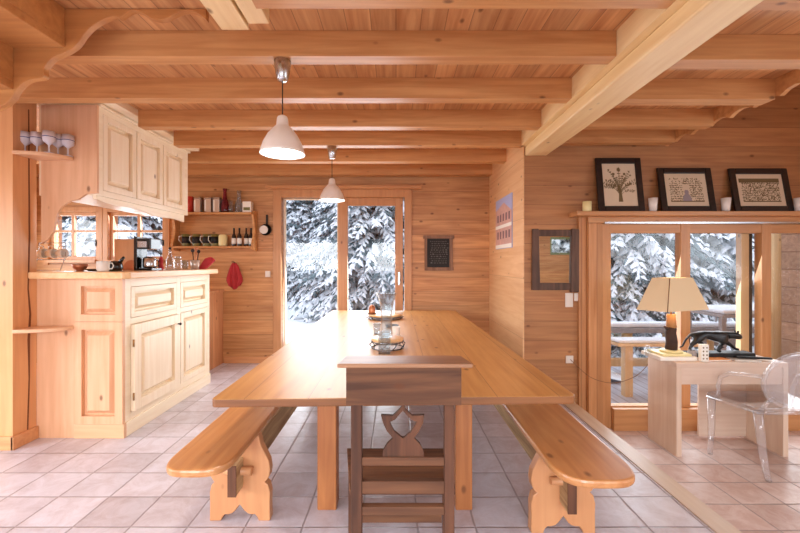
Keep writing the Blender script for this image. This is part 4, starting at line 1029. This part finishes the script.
def flat(name, x0, x1, y0, y1, z, h, mat, lab, cat, rz=0, pm=None):
    cx_, cy_ = (x0+x1)/2, (y0+y1)/2
    t = local(name, lab, cat); MB().box(x0-cx_, x1-cx_, y0-cy_, y1-cy_, 0, h).build('cover', mat, t, bevel=.002)
    if pm: MB().box(x0-cx_+.003, x1-cx_-.003, y0-cy_-.001, y1-cy_-.003, .002, h-.002).build('pages', pm, t)
    t.location = (cx_, cy_, z); t.rotation_euler = (0,0,rz); return t
flat('notepad', 2.70, 2.96, 3.52, 3.64, ZD+.001, .012, M['orange'], 'orange edged notepad near the front of the desk', 'notepad', .12, M['paper'])
flat('magazine', 2.98, 3.20, 3.50, 3.62, ZD+.001, .010, M['silver'], 'pale magazine lying on the desk before the panther', 'magazine', -.1, M['paper'])
flat('black_folder', 3.06, 3.32, 3.55, 3.585, ZD+.014, .016, M['blackm'], 'slim black case lying before the panther', 'case', -.28)
t = thing('domino_tower', (PX(704,3.52), 3.52, ZD+.001), 'small upright white block with dark dots on the desk', 'ornament')
xx = PX(703.5,3.52); zz = ZD+.001
MB().box(xx-.033, xx+.033, 3.50, 3.54, zz, zz+.15).build('block', M['paper'], t, bevel=.004)
mb = MB()
for r_ in range(4):
    for c_ in (-.015, .015): mb.lathe((xx+c_, 3.4995, zz+.027+r_*.032), [(.0075,0),(.0075,.002)], 8, axis='Y')
mb.build('dots', M['ink'], t)
lathe_thing('glass_jar', 648, 3.72, ZD+.001, [(.026,0),(.031,.01),(.031,.06),(.014,.078),(.014,.095),(1e-5,.096)], M['clear'], 'small clear bottle at the left end of the desk', 'bottle')
t = thing('pencil_cup', (PX(692,3.60), 3.60, ZD+.001), 'grey green pot with a pen beside the lamp', 'pot')
MB().lathe((PX(692,3.60),3.60,ZD+.001), [(.033,0),(.038,.012),(.032,.08),(.028,.08),(.03,.014),(1e-5,.014)], 16).build('pot', M['grail'], t)
MB().tube([(PX(692,3.60),3.60,ZD+.02),(PX(689,3.6),3.6,ZD+.20)], .004, 6).build('pen', M['iron'], t)

# transparent chair
gc = thing('transparent_chair', (3.14, 3.34, ZL), 'clear transparent acrylic armchair with oval back at the desk', 'chair')
def G(x, y, z): return (3.08+(x-2.6)*K, 3.125+(y-2.60)*1.03, ZL+z*K)
Z0 = .445
sp_ = [G(2.385,2.60,0)[:2],G(2.81,2.60,0)[:2],G(2.90,2.98,0)[:2],G(2.84,3.02,0)[:2],G(2.36,3.02,0)[:2],G(2.30,2.98,0)[:2]]
ZG = ZL+Z0*K
MB().prism(rc(sp_, .02, 3), UP(ZG), 0, .024).build('seat', M['acrylic'], gc, bevel=.004)
mb = MB()
for (p, q_) in (((2.385,2.605),(2.81,2.605)), ((2.31,2.985),(2.395,2.61)), ((2.89,2.985),(2.80,2.61)), ((2.33,2.995),(2.87,2.995))):
    mb.tube([G(p[0],p[1],Z0-.012),G(q_[0],q_[1],Z0-.012)], .013, 8)
mb.build('seat_rim', M['acrylic'], gc)
for x, sgn in ((2.33, -1), (2.87, 1)): MB().tube([G(x,2.97,Z0-.01),G(x,2.97,.2),G(x+sgn*.003,2.98,.0)], [.031,.025,.019], 8).build('front_leg', M['acrylic'], gc)
for x, sgn in ((2.40, -1), (2.795, 1)): MB().tube([G(x,2.62,Z0),G(x,2.60,.30),G(x+.005,2.585,.16),G(x+.015,2.55,.0)], [.034,.029,.025,.020], 8).build('rear_leg', M['acrylic'], gc)
cz, rx_, rz_ = .66, .215, .18
ring = []
for k in range(37):
    a = 2*PI*k/36; ring.append(G(2.6+rx_*math.cos(a), 2.59-.05*(cz+rz_*math.sin(a)-Z0)/.3, cz+rz_*math.sin(a)))
MB().tube(ring, .016, 8).build('back_ring', M['acrylic'], gc)
pts = [(2.6+rx_*.97*math.cos(2*PI*k/36), cz+rz_*.97*math.sin(2*PI*k/36)) for k in range(36)]
MB().prism(pts, lambda u, v, w: G(u, 2.592-.05*(v-Z0)/.3+w, v), 0, .006).build('back_panel', M['acrylic'], gc)
for sgn in (-1, 1):
    MB().tube([G(2.6+sgn*.19,2.60,Z0+.01),G(2.6+sgn*.16,2.595,Z0+.06),G(2.6+sgn*.12,2.588,Z0+.085)], .016, 8).build('back_support', M['acrylic'], gc)
    MB().tube([G(2.6+sgn*.20,2.575,.68),G(2.6+sgn*.25,2.66,.675),G(2.6+sgn*.275,2.78,.655),G(2.6+sgn*.28,2.86,.61),G(2.6+sgn*.275,2.89,.54),G(2.6+sgn*.27,2.90,Z0)], [.014,.015,.016,.016,.015,.015], 8).build('armrest', M['acrylic'], gc)

# ------------------------------------------------------------------ outdoors
def ground():
    bm = bmesh.new(); nx, ny = 60, 50
    vs = []
    for j in range(ny+1):
        for i in range(nx+1):
            x = -30+75*i/nx; y = 5.82+44*(j/ny)**1.3
            z = -.14+.10*noise.noise(Vector((x*.35, y*.35, 0)))+max(0, y-17)*.045
            if x > 3: z -= min(1.0, (x-3)*.3)*1.4
            vs.append(bm.verts.new((x, y, z)))
    for j in range(ny):
        for i in range(nx):
            k = j*(nx+1)+i; f = bm.faces.new((vs[k], vs[k+1], vs[k+nx+2], vs[k+nx+1])); f.smooth = True
    me = bpy.data.meshes.new('snowy_ground'); bm.to_mesh(me); bm.free(); me.materials.append(M['snow'])
    o = bpy.data.objects.new('snowy_ground', me); C.objects.link(o); o['kind'] = 'structure'; o['label'] = 'snow covered ground outside the house'; o['category'] = 'ground'
ground()
def tree_mesh(seed, h, rad_, dens=1.0):
    r = random.Random(seed); vs = []; fs = []; mi = []
    def lens(p, d, l, w, th, snowy):
        # a drooping, snow topped spray of twigs: white above, needles beneath
        s_ = Vector((-d.y, d.x, 0)).normalized()
        m = p+d*l*.5; e = p+d*l+Vector((0,0,-l*r.uniform(.15,.45)))
        Lf = m+s_*w*r.uniform(.7,1.2)+Vector((0,0,-w*r.uniform(.2,.6))); Rt = m-s_*w*r.uniform(.7,1.2)+Vector((0,0,-w*r.uniform(.2,.6)))
        T = m+Vector((0,0,th*r.uniform(.6,1.3))); B = m-Vector((0,0,th*r.uniform(.8,2.0)))
        k = len(vs); vs.extend((p, Lf, Rt, e, T, B))
        for f in ((0,4,1),(0,2,4),(1,4,3),(2,3,4)): fs.append(tuple(k+i for i in f)); mi.append(0 if snowy and r.random() < .93 else 1)
        for f in ((0,1,5),(0,5,2),(1,3,5),(2,5,3)): fs.append(tuple(k+i for i in f)); mi.append(1)
    tiers = int(h*4.8*dens)
    for ti in range(tiers):
        t = (ti+.5)/tiers; z = h*(.03+.96*t); L_ = rad_*(1-t)**.8+.10; nb = max(5, int(12*(1-t)*dens+5)); off = r.random()*6
        for k in range(nb):
            a = 2*PI*(k+r.random()*.7)/nb+off; ln = L_*r.uniform(.65,1.12); dr = r.uniform(.3,.6)
            D = Vector((math.cos(a), math.sin(a), 0)); S_ = Vector((-D.y, D.x, 0)); prev = Vector((0,0,z))+D*.05
            n = max(3, int(ln/.19)); snowy = r.random() < .9
            for i in range(n):
                u = (i+1)/n; q_ = Vector((0,0,z+.12*ln*u-dr*ln*u*u))+D*(ln*u)+S_*r.uniform(-.04,.04)
                lens(prev, (q_-prev).normalized(), (q_-prev).length*1.3, .06+.04*(1-u), .045, snowy)
                for sg in (-1, 1):
                    bl = .72*(.16+.34*math.sin(PI*min(1, u*.8+.12)))*min(1, ln)*r.uniform(.7,1.25)
                    dd = (D*r.uniform(.4,.9)+S_*sg*r.uniform(.6,1)+Vector((0,0,-r.uniform(.15,.5)))).normalized()
                    lens(q_, dd, bl, bl*.26+.015, .045, snowy and r.random() < .88)
                    if r.random() < .5: lens(q_+dd*bl*.5, (dd+Vector((0,0,-.9))).normalized(), bl*.6, .04, .03, r.random() < .35)
                prev = q_
    me = bpy.data.meshes.new('crown'); me.from_pydata([tuple(v) for v in vs], [], fs)
    for m_ in (M['snow'], M['needle']): me.materials.append(m_)
    me.polygons.foreach_set('material_index', mi); me.update()
    return me
def trunk_mesh(h):
    bm = MB(); bm.tube([(0,0,-.6),(0,0,h*.5),(0,0,h*.97)], [.16,.10,.02], 8)
    bmesh.ops.recalc_face_normals(bm.bm, faces=bm.bm.faces[:]); me = bpy.data.meshes.new('trunk'); bm.bm.to_mesh(me); bm.bm.free(); me.materials.append(M['trunk']); return me
KT = [(tree_mesh(s, h, r_, d_), trunk_mesh(h)) for s, h, r_, d_ in ((1, 7, 2.6, 1.0), (2, 9, 3.0, .9), (3, 3.2, 1.7, 1.25))]
def tree(kind, x, y, z, s, rz, lab, name='snowy_spruce'):
    t = thing(name, (x, y, z), lab, 'tree', 'snow covered trees outside')
    for nm, me in (('crown', KT[kind][0]), ('trunk', KT[kind][1])):
        o = bpy.data.objects.new(nm, me); C.objects.link(o); o.parent = t
    t.rotation_euler = (0,0,rz); t.scale = (s, s, s); return t
TR = [
 (1, PX(312,18), 20, .1, 1.25, .3, 'snowy spruce seen through the left leaf of the patio door'),
 (0, PX(283,17), 18.5, .0, .8, .8, 'smaller snowy spruce at the left edge of the patio door view'),
 (0, PX(334,15), 17, .0, .95, 1.3, 'snowy spruce behind the middle post of the patio door'),
 (1, PX(374,11), 11.8, -.5, .85, 2.2, 'large snowy spruce filling the right leaf of the patio door'),
 (1, PX(398,14), 16, -.3, 1.0, 3.2, 'snowy spruce behind the one in the right leaf of the patio door'),
 (1, PX(345,24), 26, .4, 1.5, 4.2, 'tall far spruce behind the patio door trees'),
 (1, PX(285,24), 27, .4, 1.4, 1.2, 'tall far spruce at the left of the patio door view'),
 (2, PX(304,15), 16.5, -.1, .6, .2, 'snow laden bush left in the patio door view'),
 (1, PX(625,9.5), 9.6, -1.6, .85, .9, 'snowy spruce filling the left pane of the right window'),
 (1, PX(668,11), 11.5, -1.6, 1.0, 1.9, 'snowy spruce behind the table lamp'),
 (1, PX(712,9.8), 10.2, -1.6, .9, 2.6, 'snowy spruce seen above the panther sculpture'),
 (1, PX(745,12), 12.5, -1.6, 1.1, 3.6, 'snowy spruce left of the far terrace post'),
 (1, PX(790,11), 11.5, -1.6, 1.0, 4.4, 'snowy spruce at the right edge of the right window'),
 (0, PX(648,8.6), 8.8, -1.9, .55, 5.0, 'low snowy spruce just beyond the terrace rail'),
 (1, PX(610,14), 14.5, -1.5, 1.2, 5.5, 'tall far spruce behind the right window, left side'),
 (1, PX(700,16), 16.5, -1.5, 1.3, 1.0, 'tall far spruce behind the right window, middle'),
 (1, PX(80,15), 13.5, -.1, .9, .4, 'snowy spruce seen through the left kitchen window'),
 (1, PX(135,14), 13, -.1, .9, 1.4, 'snowy spruce seen through the right kitchen window'),
 (1, PX(60,20), 19, 0, 1.2, 2.1, 'far spruce left behind the kitchen windows'),
 (1, PX(110,20), 20, 0, 1.2, 2.9, 'far spruce right behind the kitchen windows'),
 (1, 6.6, -7.0, -1.6, .8, 1.7, 'snowy spruce behind the house, seen in the wall mirror'),
 (1, PX(170,16), 16, 0, 1.1, 3.3, 'snowy spruce outside right of the kitchen windows'),
]
for a in TR: tree(*a)

# terrace at the right window
tz = -.36
struct(MB().box(1.6, 6.5, 4.35, 7.1, tz-.12, tz).build('terrace_deck', M['deckm']))
rl = thing('terrace_railing', (3.6, 6.95, tz), 'grey wooden terrace railing topped with snow outside the right window', 'railing')
Yr = 6.4
def RX(x): return PX(x, Yr)
def RZ(y): return PZ(y, Yr)
MB().box(RX(575), RX(765), Yr-.12, Yr+.12, RZ(332), RZ(327)).build('top_rail', M['grail'], rl, bevel=.01)
MB().box(RX(575), RX(765), Yr-.10, Yr+.10, RZ(326.8), RZ(322)).build('snow', M['snow'], rl, bevel=.03)
MB().box(RX(575), RX(765), Yr-.05, Yr+.05, RZ(345), RZ(338)).build('under_rail', M['grail'], rl, bevel=.01)
MB().box(RX(575), RX(765), Yr-.04, Yr+.04, RZ(366), RZ(358)).build('middle_rail', M['lpost'], rl, bevel=.01)
for x in (590, 627, 668, 708, 745): MB().lathe((RX(x), Yr, tz), [(.08,0),(.08,RZ(332)-tz)], 14).build('post', M['lpost'], rl)
for x, yy in ((621,318),(639,319),(716,318),(731,320)):
    pass
t = thing('lantern_hook', (RX(721), Yr, RZ(322)), 'thin metal frame standing on the terrace railing', 'lantern hook')
mb = MB()
for x in (716, 726): mb.tube([(RX(x),Yr,RZ(322)),(RX(x),Yr,RZ(311))], .012, 6)
mb.tube([(RX(713),Yr,RZ(311)),(RX(729),Yr,RZ(311))], .012, 6); mb.build('frame', M['grail'], t)
t = thing('terrace_post', (PX(779,5.4), 5.4, tz), 'round log post on the terrace outside the right window', 'post')
MB().lathe((PX(779,5.4),5.4,tz), [(.11,0),(.10,1.2),(.10,2.6)], 16).build('post', M['lpost'], t)
struct(MB().box(PX(797,4.9), 7.5, 4.9, 5.1, tz, 3.2).build('wall_terrace', M['logs']))
t = thing('garden_table', (PX(765,5.8), 5.8, tz), 'snow covered garden table on the terrace at the right', 'table')
MB().box(PX(700,5.8), PX(792,5.8), 5.4, 6.2, .66, .70).build('tabletop', M['grail'], t, bevel=.006)
MB().box(PX(702,5.8), PX(790,5.8), 5.42, 6.18, .702, .76).build('snow', M['snow'], t, bevel=.03)
for x in (PX(705,5.8), PX(786,5.8)):
    for yy in (5.46, 6.1): MB().box(x-.03, x+.03, yy, yy+.06, tz, .66).build('leg', M['grail'], t)
t = thing('garden_bench', (PX(650,5.3), 5.3, tz), 'low bench dusted with snow on the terrace by the left pane', 'bench')
MB().box(PX(612,5.3), PX(690,5.3), 5.15, 5.45, .32, .36).build('seat', M['lpost'], t, bevel=.006)
MB().box(PX(613,5.3), PX(689,5.3), 5.17, 5.43, .362, .40).build('snow', M['snow'], t, bevel=.02)
for x in (PX(627,5.3), PX(684,5.3)): MB().box(x-.05, x+.05, 5.25, 5.35, tz, .32).build('leg', M['lpost'], t)

# ------------------------------------------------------------------ light
W = bpy.data.worlds.new('overcast_sky'); bpy.context.scene.world = W; W.use_nodes = True
bg = W.node_tree.nodes['Background']; bg.inputs[0].default_value = (.80, .88, 1.0, 1); bg.inputs[1].default_value = 2.2
def area(name, loc, rot, sx, sy, power, col=(1,1,1), spread=PI):
    l = bpy.data.lights.new(name, 'AREA'); l.shape = 'RECTANGLE'; l.size = sx; l.size_y = sy; l.energy = power; l.color = col
    l.spread = spread; o = bpy.data.objects.new(name, l); C.objects.link(o); o.location = loc; o.rotation_euler = rot; return o
cool = (.90,.95,1.0); warm = (1.0,.86,.70)
for i, (a, b, c, d) in enumerate(BW):
    if i == 2: continue
    area('window_fill', ((a+b)/2, -2.38, (c+d)/2+.1), (PI/2-.75, 0, 0), (b-a)*.9, (d-c)*.8, [105, 85, 0, 30][i], cool, 2.0)  # fill lamps added at the unseen back windows to brighten the room
area('window_fill', (-5.05, (LWIN[0]+LWIN[1])/2, (LWIN[2]+LWIN[3])/2+.1), (PI/2-.7, 0, -PI/2), (LWIN[1]-LWIN[0])*.9, 1.3, 120, cool, 2.1)
area('window_fill', (-5.1, 4.45, 1.6), (PI/2-.2, 0, -PI/2), 1.4, 1.0, 35, cool)  # lamp added to brighten the kitchen, at the added side window
area('window_fill', (5.05, .3, 1.7), (PI/2-.7, 0, PI/2), 3.4, 1.4, 45, cool)  # extra lamp added at the unseen right wall window
for x0_, x1_, z0_, z1_, y_, pw in ((DX0, DX1, .1, DZ, YF+.12, 70), (w1[0], w2[1], WZ0, WZ1, YF+.14, 30)):
    area('window_fill', ((x0_+x1_)/2, y_, (z0_+z1_)/2), (-PI/2+.35, 0, 0), (x1_-x0_)*.95, (z1_-z0_)*.95, pw, cool)
area('window_fill', (3.3, YG+.25, .8), (-PI/2+.35, 0, 0), 2.6, 1.5, 55, cool)
for loc in (pd.location, pd2.location):
    l = bpy.data.lights.new('pendant_light', 'SPOT'); l.energy = 40; l.color = warm; l.spot_size = 2.6; l.spot_blend = .6; l.shadow_soft_size = .1
    o = bpy.data.objects.new('pendant_light', l); C.objects.link(o); o.location = (loc[0], loc[1], loc[2]-.57)
# table lamp bulb
l = bpy.data.lights.new('lamp_bulb_light', 'POINT'); l.energy = 2.5; l.color = (1,.78,.5); l.shadow_soft_size = .04
o = bpy.data.objects.new('lamp_bulb_light', l); C.objects.link(o); o.location = (PX(673,dL), dL, PZ(294,dL))

# ------------------------------------------------------------------ camera
cd = bpy.data.cameras.new('camera'); cam = bpy.data.objects.new('camera', cd); C.objects.link(cam)
cam.location = (0, 0, H); cam.rotation_euler = (PI/2, 0, 0)
cd.sensor_width = 36; cd.lens = 36*F/800; cd.clip_start = .05; cd.clip_end = 200
cd.shift_x = 4/800; cd.shift_y = -3.5/800
s = bpy.context.scene; s.camera = cam
s.view_settings.view_transform = 'Standard'; s.view_settings.look = 'None'; s.view_settings.exposure = 0.0; s.view_settings.gamma = 1
s.view_settings.use_curve_mapping = False
s.cycles.max_bounces = 10; s.cycles.diffuse_bounces = 5; s.cycles.transmission_bounces = 10; s.cycles.transparent_max_bounces = 16
s.cycles.sample_clamp_indirect = 5
s.cycles.caustics_refractive = False; s.cycles.caustics_reflective = False
